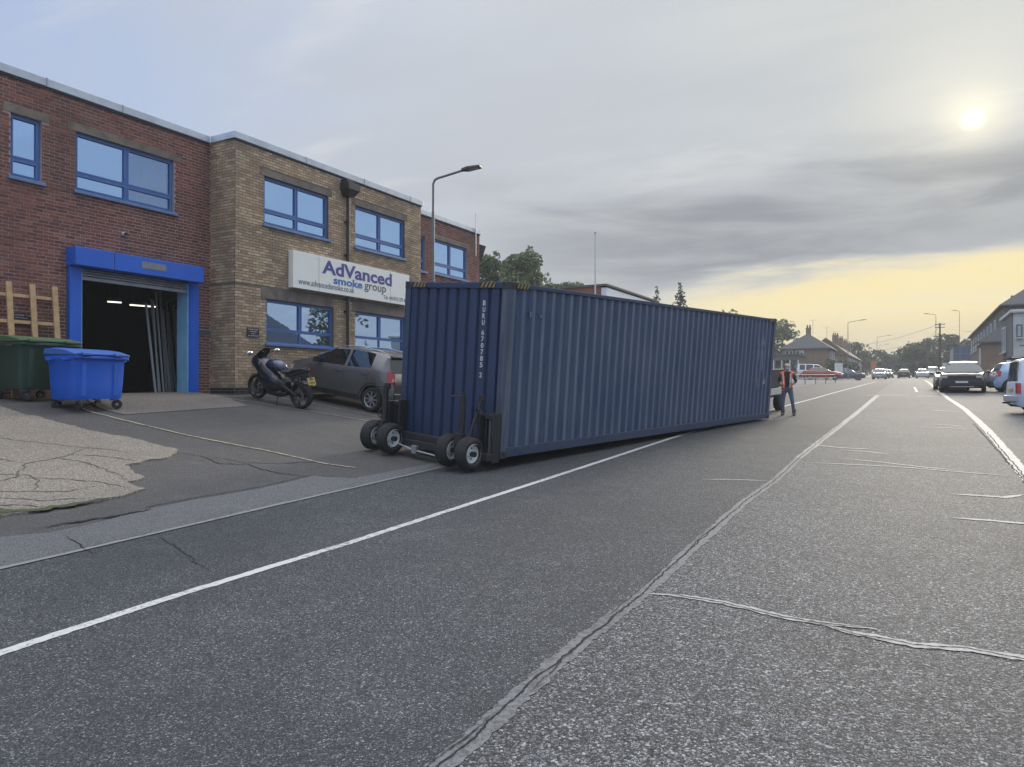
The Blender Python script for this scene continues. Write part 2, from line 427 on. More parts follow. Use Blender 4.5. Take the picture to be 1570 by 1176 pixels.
def grid(x0, x1, ys, nx, off=0, f=G):
    m = MB(); xs = [x0+(x1-x0)*i/nx for i in range(nx+1)]
    m.add([(x, y, f(x, y)+off) for y in ys for x in xs],
          [(j*(nx+1)+i, j*(nx+1)+i+1, (j+1)*(nx+1)+i+1, (j+1)*(nx+1)+i) for j in range(len(ys)-1) for i in range(nx)])
    return m
YS = [-30+.5*i for i in range(60)]+[.25*i for i in range(160)]+[40+2*i for i in range(80)]+[200+10*i for i in range(11)]
def ground_f(x, y):
    z = G(max(min(x, 45), -16.4), y)-.06
    if x < -16.4: z += -.05+.0*x
    return z
g_ = MB()
gx = [-500, -380, -250, -120, -70, -45, -30, -22, -17]; gx2 = [-16, -7, 1, 24, 45, 80, 150, 260, 380, 500]
gy = [-450, -300, -150, -80, -40, -20]+[5*i for i in range(60)]+[300, 380, 480, 580]
allx = gx+gx2
g_.add([(x, y, prof(y)-.15+(.45 if x < -16 else 0)*sst(38, 45, y)) for y in gy for x in allx],
       [(j*len(allx)+i, j*len(allx)+i+1, (j+1)*len(allx)+i+1, (j+1)*len(allx)+i) for j in range(len(gy)-1) for i in range(len(allx)-1)])
structure(g_.build('ground', pm('waste ground', (.07, .075, .055), 1, var=.7, vsc=.2, col2=(.05, .06, .03)), recalc=False))
structure(grid(-7.05, -1.8, YS, 12).build('road', [M_road_l], recalc=False))
structure(grid(-1.8, 1.55, YS, 8).build('road', [M_road_r], recalc=False))
structure(grid(1.55, 25, YS, 12).build('parking_area', [M_road_r], recalc=False))
YF = [y for y in YS if y <= 32]
structure(grid(-16.5, -7.05, [y for y in YF if y < 32]+[32.], 44).build('forecourt', [M_fore], recalc=False))
structure(grid(-16.5, -7.05, [32.]+[y for y in YS if y > 32], 20).build('pavement', [M_strip], recalc=False))

road = bpy.data.objects['road']
def mark(name, mb, mat, kind='structure'):
    o = mb.build(name, mat, recalc=False); o['kind'] = kind; return o
# kerb line, footway strip, left edge line, seam and the sealed cracks
mark('kerb_line', ribbon(MB(), [(-7.06, y) for y in (-12, 12, 34)], .035, .010, .004, 3), worn('kerb stone', (.21, .207, .20), (.14, .14, .14), .45))
strip = [(-7.08, -4), (-7.08, 11.6), (-7.26, 10.9), (-7.31, 10.04), (-7.37, 8.55), (-7.69, 8.33), (-7.88, 8.2), (-7.76, 7.1), (-7.85, 6.05), (-7.81, 5.25), (-7.72, 4.9), (-7.7, 4.3), (-7.86, 3.92), (-7.9, -4)]
mark('pavement_strip', sheet(strip, .006, .3, .012, 5), M_strip)
mark('edge_line', ribbon(MB(), [(-4.95, -6), (-4.96, 2.5), (-4.97, 3.6), (-4.9, 5.4), (-4.88, 10.5), (-4.9, 17.0), (-4.45, 27.9), (-4.05, 35.3), (-3.5, 51), (-3.2, 71)], .100, .005, .004, 4, .04, False, .10), M_line)
mark('edge_line', ribbon(MB(), [(1.30, -4), (1.33, 11.5), (1.39, 16.3), (1.42, 20.7), (1.35, 28.5), (1.11, 35.5), (.96, 42.3), (.8, 54.2), (.6, 90)], .17, .005, .005, 6, .06, False, .12), M_line_r)
mark('road_seam', ribbon(MB(), [(-1.80, -3), (-1.80, 2.6), (-1.83, 3.8), (-1.8, 5.3), (-1.84, 7.5), (-1.86, 9.3), (-1.8, 11.2), (-1.84, 13.8)], .125, .004, .006, 8, .03, False, .16), M_seal)
mark('road_seam', ribbon(MB(), [(-1.84, 13.8), (-1.81, 17), (-1.75, 23), (-1.7, 29.3), (-1.67, 38.5)], (.13, .19), .004, .006, 9, .05, False, .18), M_seam_far)
cr = MB()
ribbon(cr, [(-1.81, -1), (-1.79, 2.2), (-1.83, 3.3), (-1.81, 5.3), (-1.85, 7.5), (-1.86, 9.3), (-1.8, 11.2), (-1.84, 13.8), (-1.8, 22)], .013, .0065, .0065, 21, .022, False, .75)
ribbon(cr, [(-1.83, 1.8), (-1.85, 2.5), (-1.83, 3.2)], .007, .010, .006, 22, .02, True, .8)
ribbon(cr, [(-1.79, 3.4), (-1.815, 4.2), (-1.80, 4.9)], .006, .010, .006, 23, .02, True, .8)
ribbon(cr, [(-1.8, 6.1), (-1.87, 7.2), (-1.84, 8.2)], .007, .010, .006, 24, .02, True, .8)
ribbon(cr, [(-1.86, 4.7), (-1.85, 5.6), (-1.87, 6.4)], .006, .010, .006, 27, .02, True, .8)
ribbon(cr, [(1.26, 10), (1.28, 12.4), (1.28, 14.5), (1.27, 17.4), (1.25, 22.4)], .022, .006, .010, 25, .04, False, .6)
ribbon(cr, [(1.31, 12), (1.34, 16.0), (1.37, 20.0)], .016, .010, .010, 26, .04, False, .6)
TB = {'T1': ([(-1.8, 5.31), (-1.6, 5.37), (-1.21, 5.34), (-.8, 5.22), (-.59, 5.2), (-.23, 5.24)], .075), 'T2': ([(-.63, 5.22), (-.39, 5.1), (-.03, 5.05), (.24, 5.11), (.53, 5.08), (.9, 5.11), (1.3, 5.2)], .085),
 'T3': ([(-2.78, 10.82), (-2.3, 10.95), (-1.88, 11.03)], .05), 'T4': ([(-2.0, 16.15), (-1.31, 15.64), (-.6, 15.57)], .09), 'T5': ([(-1.28, 15.32), (-.82, 15.16), (-.47, 14.87)], .08),
 'T6': ([(-1.73, 13.24), (-.67, 13.23), (-.07, 13.15), (.61, 12.91), (1.24, 12.75)], .07), 'T7': ([(-1.17, 14.01), (-.65, 13.75), (.11, 13.29), (.62, 13.05)], .07),
 'T8': ([(.36, 10.81), (.65, 10.83), (.92, 10.8), (1.15, 11.11)], .085), 'T9': ([(.29, 9.2), (.56, 9.23), (.95, 9.19), (1.25, 9.13)], .08),
 'T10': ([(-.04, 22.02), (.47, 21.96), (1.02, 21.51)], .1), 'T11': ([(.03, 21.01), (.59, 20.97), (1.21, 20.79)], .1), 'T12': ([(.32, 27.88), (1.04, 27.38)], .14),
 'T13': ([(-2.34, 38.83), (-1.29, 38.95), (-.35, 39.06)], .3), 'T14': ([(-.08, 38.39), (.81, 37.82)], .3)}
for i, (k, (p, w)) in enumerate(TB.items()):
    mark('sealed_crack', ribbon(MB(), p, w, .0050, .007, 40+i, .03, True, .22), M_seal_r)
    if i < 2: ribbon(cr, p, .010, .0075, .006, 60+i, .02, True, .7)
mark('lane_dash', ribbon(MB(), [(-.21, 51.1), (-.06, 43.1)], .12, .005, .004, 80), M_line)
fc = MB()
ribbon(fc, [(-6.97, 4.98), (-6.33, 4.74), (-5.69, 4.45), (-5.28, 4.33)], .012, .006, .012, 30, .03, True, .7)
ribbon(fc, [(-7.9, 4.31), (-7.84, 4.73), (-7.77, 5.04), (-7.8, 5.5)], .040, .012, .016, 31, .04, True, .6)
ribbon(fc, [(-10.28, 7.75), (-9.86, 7.84), (-9.29, 7.68), (-9.04, 8.02), (-8.66, 7.93), (-8.28, 7.95), (-7.79, 8.15)], .024, .006, .014, 32, .04, True, .6)
ribbon(fc, [(-9.8, 7.9), (-9.2, 8.05), (-8.8, 8.4), (-8.5, 9.1)], .016, .006, .016, 33, .04, True, .6)
ribbon(fc, [(-7.5, 4.33), (-6.75, 4.24)], .012, .012, .012, 34, .03, True, .7)
ribbon(fc, [(-7.9, 5.5), (-7.9, 6.4), (-7.82, 7.1), (-7.93, 8.2), (-7.74, 8.3), (-7.42, 8.55)], .014, .011, .008, 35, .04, False, .6)
mark('road_crack', cr, M_crack); mark('road_crack', fc, M_crack)
slab = [(-17.5, 4.6), (-16.4, 6.2), (-14.9, 7.0), (-13.79, 7.5), (-12.36, 7.54), (-11.44, 7.75), (-10.37, 7.81), (-10.03, 7.41), (-9.88, 6.55), (-9.5, 6.44), (-9.11, 6.34), (-9.02, 6.02), (-8.59, 6.0), (-8.5, 5.72), (-8.46, 5.05), (-8.48, 4.63), (-8.5, 4.0), (-8.5, -2), (-15, -2)]
mark('concrete_slab', sheet([p for p in slab if p[0] > -16.45], .028, .35, .045, 11), M_conc)
sck = MB()
for i, p in enumerate([[(-13.2, 5.2), (-12.4, 6.1), (-11.6, 6.5), (-10.7, 7.0), (-10.2, 7.2)], [(-10.9, 6.0), (-10.3, 6.25), (-9.6, 6.15), (-9.05, 6.1)], [(-9.9, 5.2), (-9.5, 5.6), (-9.2, 5.75), (-8.7, 5.85)],
        [(-10.8, 6.4), (-10.4, 6.75), (-10.0, 6.8)], [(-9.9, 4.4), (-9.3, 4.8), (-9.0, 5.2), (-9.05, 5.7)], [(-9.3, 4.5), (-8.8, 4.8), (-8.55, 5.3)], [(-10.4, 5.0), (-10.0, 5.3), (-9.6, 5.2), (-9.2, 5.0)], [(-11.2, 6.9), (-10.8, 6.3), (-10.6, 5.6), (-10.0, 5.2), (-9.8, 4.4)],
        [(-12, 4.9), (-11.2, 5.4), (-10.6, 5.6)], [(-9.0, 4.2), (-8.8, 4.55), (-8.5, 4.7)]]):
    ribbon(sck, p, .017, .034, .026, 90+i, .045, True, .7)
mark('slab_crack', sck, pm('slab crack', (.075, .066, .055), 1))
mo = MB(); ribbon(mo, [(-8.52, 3.3), (-8.55, 4.4), (-8.5, 4.9), (-8.52, 5.4)], .10, .033, .05, 120, .06, True); ribbon(mo, [(-9.0, 3.6), (-8.75, 4.2), (-8.62, 4.5)], .22, .035, .05, 121, .06, True)
mark('moss', mo, M_moss, 'stuff')
# concrete ramp up to the workshop door
rm = MB(); rp = [(-14.15, 8.85), (-13.45, 8.92), (-13.42, 11.9), (-16.14, 12.62), (-16.14, 9.35)]
rm = sheet(rp, .02, .3, .0, 12)
rm.v = [(x, y, z+max(0, (-15.2-x))*.035) for x, y, z in rm.v]
mark('concrete_ramp', rm, M_ramp)
mark('yellow_line', ribbon(MB(), [(-14.2, 8.55), (-13.0, 8.61), (-11.15, 8.73), (-9.77, 8.94), (-8.34, 8.97), (-7.86, 9.12)], .05, .012, .008, 70, .05, False, .2), M_yellow)
mark('bay_line', ribbon(MB(), [(-15.0, 11.9), (-13.63, 12.48), (-12.31, 12.82), (-10.98, 13.09), (-10.4, 13.2)], .06, .012, .010, 71, .08), M_bay)
mark('bay_line', ribbon(MB(), [(-15.1, 13.3), (-13.38, 13.75), (-11.5, 13.8), (-9.4, 13.85)], .06, .012, .010, 72, .08), M_bay)

# ------------------------------------------------------------------ materials shared by things
RED = [(.165, .070, .058), (.130, .058, .052), (.195, .085, .066), (.150, .072, .066), (.115, .052, .050), (.180, .078, .060), (.145, .060, .050), (.21, .105, .085)]
TAN = [(.30, .215, .135), (.25, .175, .11), (.36, .275, .18), (.21, .15, .10), (.40, .32, .22), (.28, .20, .13), (.17, .115, .08), (.33, .25, .165), (.24, .16, .10)]
RED = [(c[0]*1.30, c[1]*1.16, c[2]*1.02) for c in RED]; TAN = [tuple(x*1.6*.62+m*.38 for x, m in zip(c, (.47, .35, .23))) for c in TAN]
M_red = brick_mat('red brick', RED, (.09, .06, .055), .5)
M_tan = brick_mat('buff brick', TAN, (.15, .12, .09), .5)
M_blueb = brick_mat('blue engineering brick', [(.022, .024, .032), (.03, .03, .036), (.018, .02, .026)], (.05, .05, .05), .3)
M_mort_r = pm('red wall mortar', (.42, .335, .30), .95, var=.7, col2=(.26, .20, .19), vsc=.7, bump=.3, bsc=90)
M_mort_t = pm('buff wall mortar', (.17, .14, .105), .95, var=.7, col2=(.10, .085, .07), vsc=.7, bump=.3, bsc=90)
M_lint = pm('lintel concrete', (.20, .165, .135), .9, var=.8, col2=(.10, .085, .07), vsc=2.5, bump=.3, bsc=70)
M_cope = pm('coping metal', (.50, .55, .60), .45, .35, var=.5, col2=(.33, .37, .42), vsc=2)
M_bluefr = pm('blue window frame', (.062, .145, .37), .4, var=.3, col2=(.05, .11, .28), vsc=3)
M_sill = pm('blue grey sill', (.13, .22, .38), .5, var=.5, col2=(.08, .13, .24), vsc=4)
M_blue = pm('blue door paint', (.018, .12, .56), .42, var=.4, col2=(.014, .09, .44), vsc=1.4)
M_ltblue = pm('light blue reveal', (.26, .52, .74), .45, var=.4, col2=(.12, .30, .50), vsc=2)
M_galv = pm('galvanised steel', (.36, .37, .38), .5, .6, var=.5, col2=(.22, .23, .24), vsc=3)
M_black = pm('black plastic', (.014, .014, .016), .5)
M_iron = pm('dark painted iron', (.018, .019, .023), .55, var=.4, col2=(.04, .03, .025), vsc=8)
M_rubber = pm('tyre rubber', (.016, .016, .017), .82, var=.5, col2=(.035, .034, .033), vsc=9)
M_white = pm('white paint', (.62, .62, .60), .5, var=.3, col2=(.45, .44, .42), vsc=3)
M_wood = pm('pale timber', (.50, .33, .17), .75, var=.8, col2=(.36, .22, .10), vsc=7, bump=.3, bsc=40)
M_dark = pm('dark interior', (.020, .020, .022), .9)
M_grey = pm('mid grey paint', (.10, .105, .11), .6)
M_chrome = pm('bright metal', (.65, .65, .66), .2, 1)
M_glass = glass('window glass', (.46, .69, 1.0), .80, (.04, .05, .07), .15)
M_glass2 = glass('lower window glass', (.55, .72, .94), .68, (.03, .04, .05), .15)
M_glass3 = glass('clear window glass', (.50, .70, 1.0), .34, (.03, .04, .06), .9)
M_carglass = glass('car glass', (.72, .76, .80), .11, (.010, .012, .014), .06, .0)
M_cloth = pm('white curtain cloth', (.85, .88, .90), .9)
M_tube = pm('lit fluorescent tube', (1, .96, .86), emit=1.1)

def frame_m(o, u, n):
    """wall frame: local x runs along u, local y points out of the wall along n, local z is up"""
    u = Vector(u); n = Vector(n)
    return Matrix(((u.x, n.x, 0, o[0]), (u.y, n.y, 0, o[1]), (u.z, n.z, 1, o[2]), (0, 0, 0, 1)))
def cells(u0, u1, z0, z1, holes):
    us = sorted({u0, u1, *[min(max(h[i], u0), u1) for h in holes for i in (0, 1)]}); zs = sorted({z0, z1, *[min(max(h[i], z0), z1) for h in holes for i in (2, 3)]})
    for a, b in zip(us, us[1:]):
        for c, d in zip(zs, zs[1:]):
            m = ((a+b)/2, (c+d)/2)
            if b-a > 1e-4 and d-c > 1e-4 and not any(h[0] < m[0] < h[1] and h[2] < m[1] < h[3] for h in holes): yield a, b, c, d
def backing(mb, F, u0, u1, z0, z1, holes, th=.28, mi=0):
    for a, b, c, d in cells(u0, u1, z0, z1, holes): mb.span(a, b, -th, 0, c, d, F, mi)
BL, BH, JT = .215, .065, .010
def bricks(F, u0, u1, z0, z1, holes, seed=0, key='red', far=False):
    """stretcher courses; every brick clipped against the openings"""
    rr = random.Random(seed); out = []; k = 0; z = z0
    while z+BH <= z1+.03:
        off = (0, .5)[k % 2]*(BL+JT)+(rr.random() < .1)*.056; u = u0-off
        zt = min(z+BH, z1)
        iv = [(u0, u1)]
        for h in holes:
            if h[2] < zt-.012 and h[3] > z+.012:
                nv = []
                for a, b in iv:
                    if h[1] <= a or h[0] >= b: nv.append((a, b)); continue
                    if h[0] > a: nv.append((a, h[0]-.004))
                    if h[1] < b: nv.append((h[1]+.004, b))
                iv = nv
        while u < u1:
            for a, b in iv:
                p, q = max(u, a), min(u+BL, b)
                if q-p > .03: out.append((F, p, q, z, zt, rr.uniform(-.0025, .0025), key))
            u += BL+JT
        z += BH+JT; k += 1
    return out
def brick_geo(mb, p, q, z, zt, pr, F=None, mi=0):
    e = .004; y0, y1 = -.01, .007+pr
    vs_ = [(p, y0, z), (q, y0, z), (q, y0, zt), (p, y0, zt), (p+e, y1, z+e), (q-e, y1, z+e), (q-e, y1, zt-e), (p+e, y1, zt-e)]
    mb.add(vs_, [(4, 5, 6, 7), (0, 1, 5, 4), (1, 2, 6, 5), (2, 3, 7, 6), (3, 0, 4, 7)], mi, F)

def window(par, F, u0, u1, z0, z1, cols=(.5,), trans=.30, gl=None, fr=None, sill=True, rec=.07, ft=.05, sub=True, gls=None, room=True, slm=None, opened=()):
    """a framed window set back in its opening: window > pane, window_sill"""
    gl = gl or M_glass; fr = fr or M_bluefr
    m = MB(); d0, d1 = -rec-.06, -rec
    m.span(u0, u0+ft, d0, d1, z0, z1, F); m.span(u1-ft, u1, d0, d1, z0, z1, F)
    m.span(u0+ft, u1-ft, d0, d1, z0, z0+ft, F); m.span(u0+ft, u1-ft, d0, d1, z1-ft, z1, F)
    us = [u0+ft]+[u0+(u1-u0)*c for c in cols]+[u1-ft]; zt = z0+(z1-z0)*trans if trans else None
    pans = []
    for i in range(len(us)-1):
        a = us[i]+(ft/2 if i else 0); b = us[i+1]-(ft/2 if i < len(us)-2 else 0)
        if i < len(us)-2: m.span(us[i+1]-ft/2, us[i+1]+ft/2, d0, d1, z0+ft, z1-ft, F)
        if zt:
            m.span(a, b, d0, d1+.004, zt-ft/2, zt+ft/2, F)
            pans += [(a, b, z0+ft, zt-ft/2, i, 0), (a, b, zt+ft/2, z1-ft, i, 1)]
        else: pans.append((a, b, z0+ft, z1-ft, i, 1))
    for a, b, c, d, i, j in pans:      # casement rim
        if d-c > .3:
            r_ = .030
            m.span(a, a+r_, d0+.01, d1+.012, c, d, F); m.span(b-r_, b, d0+.01, d1+.012, c, d, F); m.span(a+r_, b-r_, d0+.01, d1+.012, c, c+r_, F); m.span(a+r_, b-r_, d0+.01, d1+.012, d-r_, d, F)
    w = m.build('window', fr, par)
    for a, b, c, d, i, j in pans:
        g = MB().span(a-.005, b+.005, d0+.02, d0+.028, c-.005, d+.005, F)
        g.build('pane', (gls or {}).get((i, j), gl), w)
    if sill:
        s_ = MB().span(u0-.06, u1+.06, -rec, .075, z0-.075, z0-.004, F); s_.build('window_sill', slm or M_sill, w, bevel=.008)
    return w
def room_box(mb, F, u0, u1, z0, z1, dep=1.6, n0=-.30, mi=0):
    mb.quad((u0, n0-dep, z0), (u1, n0-dep, z0), (u1, n0-dep, z1), (u0, n0-dep, z1), F, mi)
    for a in (u0, u1): mb.quad((a, n0, z0), (a, n0-dep, z0), (a, n0-dep, z1), (a, n0, z1), F, mi)
    for c in (z0, z1): mb.quad((u0, n0, c), (u1, n0, c), (u1, n0-dep, c), (u0, n0-dep, c), F, mi)

# ------------------------------------------------------------------ the brick works building
bld = thing('brick_building', 'two storey flat roofed red and buff brick building with blue windows and roller door', 'building', (-16.12, 13.06, 1.45))
bld_inv = Matrix.Translation((16.12, -13.06, -1.45))
XR, XT, ZB, ZT = -16.12, -15.2, 1.30, 8.10
def FW(x, y=0.): return bld_inv @ frame_m((x, y, 0), (0, 1, 0), (1, 0, 0))
FR, FT_ = FW(XR), FW(XT)
FRET = bld_inv @ frame_m((XR, 13.06, 0), (1, 0, 0), (0, -1, 0))
FRET2 = bld_inv @ frame_m((XR, 21.06, 0), (1, 0, 0), (0, 1, 0))
FEND = bld_inv @ frame_m((XR-11, 26.5, 0), (1, 0, 0), (0, 1, 0))
# openings (u0, u1, z0, z1) along y
W_red = [(8.22, 8.83, 6.03, 7.32), (9.54, 11.99, 6.05, 7.34)]
DOOR = (9.36, 12.60, ZB, 4.72)
W_tan = [(14.00, 16.44, 6.08, 7.36), (17.62, 20.12, 6.08, 7.36), (14.09, 16.67, 2.92, 4.10), (17.62, 20.15, 2.95, 4.09)]
W_rr = [(22.02, 22.62, 6.06, 7.36), (23.15, 25.55, 6.10, 7.40), (23.15, 25.55, 2.95, 4.1)]
lint_red = [(8.08, 8.98, 7.32, 7.50), (9.36, 12.18, 7.34, 7.52)]
lint_tan = [(13.9, 16.6, 4.10, 4.405), (17.5, 20.3, 4.09, 4.405), (13.88, 16.58, 7.36, 7.54), (17.5, 20.26, 7.36, 7.54)]
lint_rr = [(23.0, 25.7, 7.40, 7.56), (23.0, 25.7, 4.1, 4.3)]
vent = (12.64, 13.05, 3.08, 3.21)
H_red = W_red+[DOOR]; H_tan = W_tan; H_rr = W_rr
w1 = MB(); backing(w1, FR, 4.6, 13.06, ZB-.4, ZT, H_red)
wall_red = w1.build('wall', M_mort_r, bld); wall_red['label'] = 'dark red brick wall'
w1 = MB(); backing(w1, FR, 21.06, 26.5, ZB-.2, ZT+.08, H_rr); backing(w1, FEND, 0, 11-.281, ZB, ZT+.08, []); w1.build('wall', M_mort_r, bld)['label'] = 'dark red brick wall of the far end'
w2 = MB(); backing(w2, FT_, 13.06, 21.06, ZB-.2, ZT, H_tan); backing(w2, FRET, .0, .92-.281, ZB-.3, ZT, [], .28); backing(w2, FRET2, .0, .92-.281, ZB-.2, ZT, [], .28)
wall_tan = w2.build('wall', M_mort_t, bld); wall_tan['label'] = 'buff brick wall of the projecting middle block'
w3 = MB()   # plain rear parts out of sight: roof deck and rear wall
w3.span(XR-11, XR-.29, 4.6, 26.2, ZT-.35, ZT-.15, bld_inv); w3.span(XR-.29, XT-.29, 13.35, 20.77, ZT-.35, ZT-.15, bld_inv); w3.span(XR-11.2, XR-11, 4.6, 26.2, ZB, ZT, bld_inv); w3.span(XR-11, XR-.3, 4.4, 4.6, ZB, ZT, bld_inv)
w3.build('roof', pm('roof felt', (.06, .06, .062), .9), bld)
# all the bricks
recs = []
recs += bricks(FR, 4.6, 13.06, 1.36, 8.10, H_red+lint_red+[vent], 1, 'red')
recs += bricks(FR, 21.06, 26.5, 1.36, 8.18, H_rr+lint_rr, 2, 'red')
recs += bricks(FT_, 13.06, 21.06, 1.735, 8.10, H_tan+lint_tan+[(13.0, 21.1, 4.405, 4.432)], 3, 'tan')
recs += bricks(FRET, 0, .915, 1.735, 8.10, [(0, 1, 4.405, 4.432)], 4, 'tan')
recs += bricks(FT_, 13.06, 21.06, 1.36, 1.72, [], 5, 'blue') + bricks(FRET, 0, .915, 1.36, 1.72, [], 6, 'blue') + bricks(FR, 12.62, 13.05, 1.36, 1.36, [], 7, 'blue')
# the 300 that show largest: nearest stretch of red wall, above the bins and clear of the timber frame
def seen_size(r):
    F, p, q, z, zt, pr, key = r
    c = bld.location+(F @ Vector(((p+q)/2, 0, (z+zt)/2)))-Vector((0, 0, CAM_Z))
    if key == 'blue' or c.y < 8.1 or (q-p) < .2 or z < 2.6: return 0
    n = Vector((0, -1, 0)) if F is FRET else Vector((1, 0, 0))
    return (q-p)*abs(c.normalized().dot(n))/c.length
order = sorted(range(len(recs)), key=lambda i: -seen_size(recs[i]))
top = set(order[:290])
full = MB(); brick_geo(full, -BL/2, BL/2, -BH/2, BH/2, 0); bo = full.build('brick', M_red); bme = bo.data; bpy.data.objects.remove(bo)
bme_t = bme.copy(); bme_t.materials[0] = M_tan
st = {'red': MB(), 'tan': MB(), 'blue': MB()}
for i, r in enumerate(recs):
    F, p, q, z, zt, pr, key = r
    if i in top:
        o = bpy.data.objects.new('brick', bme if key == 'red' else bme_t); col.objects.link(o); o.parent = bld
        o.matrix_local = F @ Matrix.Translation(((p+q)/2, pr, (z+zt)/2)) @ Matrix.Diagonal(((q-p)/BL, 1, (zt-z)/BH, 1))
    else: brick_geo(st[key], p, q, z, zt, pr, F)
for k, m in (('red', M_red), ('tan', M_tan), ('blue', M_blueb)):
    o = st[k].build('brickwork', m, bld, recalc=False); o['kind'] = 'stuff'
for h in lint_red+lint_tan+lint_rr:
    F = FR if h in lint_red+lint_rr else FT_
    MB().span(h[0], h[1], -.02, .012, h[2]+.003, h[3]-.003, F).build('lintel', M_lint, bld)
MB().span(vent[0], vent[1], -.02, .012, vent[2], vent[3], FR).build('air_vent', pm('slate grey vent', (.075, .08, .085), .8), bld)
# copings
cp = MB()
for F, a, b, zt in ((FR, 4.55, 13.0, ZT), (FT_, 13.0, 21.12, ZT), (FR, 21.12, 26.56, ZT+.08)):
    cp.span(a, b, -.35, .055, zt-.03, zt+.15, F); 
cp.span(.05, .925, -.3, .055, ZT-.03, ZT+.148, FRET); cp.span(.05, .925, -.3, .055, ZT-.03, ZT+.148, FRET2)
cp.build('roof_coping', M_cope, bld, bevel=.012)
cj = MB()
for y in (6.5, 8.9, 10.6): cj.span(y-.012, y+.012, -.3, .062, ZT-.034, ZT+.154, FR)
for y in (15.5, 18.0, 20.4): cj.span(y-.012, y+.012, -.3, .062, ZT-.034, ZT+.154, FT_)
cj.build('coping_joint', M_galv, bld)
sf = MB(); sf.span(4.6, 13.0, 0, .03, ZT-.075, ZT-.032, FR); sf.span(13.03, 21.06, 0, .03, ZT-.075, ZT-.032, FT_); sf.span(21.1, 26.5, 0, .03, ZT, ZT+.048, FR); sf.build('fascia_strip', pm('dark fascia', (.03, .035, .045), .7), bld)
# rooms behind the glass
rb = MB()
for h in W_red: room_box(rb, FR, h[0]-.1, h[1]+.1, h[2]-.1, h[3]+.1, .9)
for h in W_tan: room_box(rb, FT_, h[0]-.1, h[1]+.1, h[2]-.1, h[3]+.1, .9)
for h in W_rr: room_box(rb, FR, h[0]-.1, h[1]+.1, h[2]-.1, h[3]+.1, .9)
rb.build('room_lining', pm('room lining', (.09, .10, .12), .9), bld, recalc=False)
for h in W_red[:1]: window(bld, FR, *h, cols=())
window(bld, FR, *W_red[1], gls={(1, 0): M_glass3, (1, 1): M_glass3})
for h in W_tan[:2]: window(bld, FT_, *h)
for h in W_tan[2:]: window(bld, FT_, *h, gl=M_glass2, slm=M_bluefr)
window(bld, FR, *W_rr[0], cols=())
for h in W_rr[1:]: window(bld, FR, *h)
# curtain gathered behind the right casement of the wide window over the door
cu = MB(); n = 70; a, b = 10.85, 11.95; pts = []
for i in range(n+1):
    u = a+(b-a)*i/n; d = -.26+.030*math.sin(i*1.05)+.012*math.sin(i*2.3+1); pts.append((u, d))
cu.add([(u, d, z) for z in (6.1, 7.3) for u, d in pts], [(i, i+1, n+2+i, n+1+i) for i in range(n)], 0, FR)
cu.build('curtain', M_cloth, bld, smooth=60, recalc=False)
# pale blinds behind the upper windows of the middle block
bl = MB()
for h in W_tan[:2]+W_tan[2:3]:
    bl.span(h[0]+.08, h[1]-.08, -.24, -.235, h[2]+(.35 if h[2] > 5 else .1), h[3]-.02, FT_)
bl.build('window_blind', pm('blind cloth', (.40, .46, .52), .9), bld)
# --- roller door
rd = MB(); rd.span(9.33, 12.57, 0.008, .37, 4.36, 4.76, FR); rdo = rd.build('roller_door', M_blue, bld, bevel=.012)
MB().span(10.20, 10.212, .37, .373, 4.37, 4.75, FR).build('panel_joint', M_black, rdo)
MB().span(10.87, 11.50, .371, .378, 4.50, 4.66, FR).build('plate', pm('dull grey plate', (.23, .24, .25), .7, var=.6, col2=(.16, .17, .17), vsc=9), rdo)
gp = MB(); gp.span(9.36, 9.62, .01, .12, ZB, 4.36, FR); gp.build('door_post', M_blue, bld, bevel=.01); gp = MB(); gp.span(12.36, 12.62, .01, .12, ZB+.1, 4.36, FR); gp.span(12.40, 12.44, .12, .15, ZB+.1, 4.3, FR); gp.build('door_post', M_blue, bld, bevel=.01)
rv = MB(); rv.span(12.33, 12.37, -.34, .06, ZB+.2, 4.34, FR); rv.build('door_reveal', M_ltblue, bld); rv = MB(); rv.span(9.60, 9.64, -.5, .10, ZB+.2, 4.34, FR); rv.build('door_reveal', M_ltblue, bld)
rs_ = MB()
for k in range(4): rs_.rings([[(9.64, -.06, 4.36-k*.055), (9.64, .0, 4.345-k*.055), (9.64, .0, 4.315-k*.055), (9.64, -.06, 4.305-k*.055)], [(12.33, -.06, 4.36-k*.055), (12.33, .0, 4.345-k*.055), (12.33, .0, 4.315-k*.055), (12.33, -.06, 4.305-k*.055)]], True, (True, True), FR)
rs_.span(9.64, 12.33, -.05, .02, 4.105, 4.145, FR); rs_.build('shutter_curtain', M_galv, rdo)
# --- workshop inside
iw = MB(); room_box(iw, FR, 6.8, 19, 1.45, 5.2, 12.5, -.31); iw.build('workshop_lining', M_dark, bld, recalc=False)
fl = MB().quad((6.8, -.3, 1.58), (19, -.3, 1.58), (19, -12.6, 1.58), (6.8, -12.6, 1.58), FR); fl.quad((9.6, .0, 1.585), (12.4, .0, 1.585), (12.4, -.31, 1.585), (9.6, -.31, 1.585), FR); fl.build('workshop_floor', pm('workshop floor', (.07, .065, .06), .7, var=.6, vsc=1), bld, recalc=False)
cl = MB(); cl.span(11.05, 11.3, -7.0, -6.7, 1.58, 5.2, FR); cl.build('steel_column', pm('dim column', (.05, .052, .06), .7), bld)
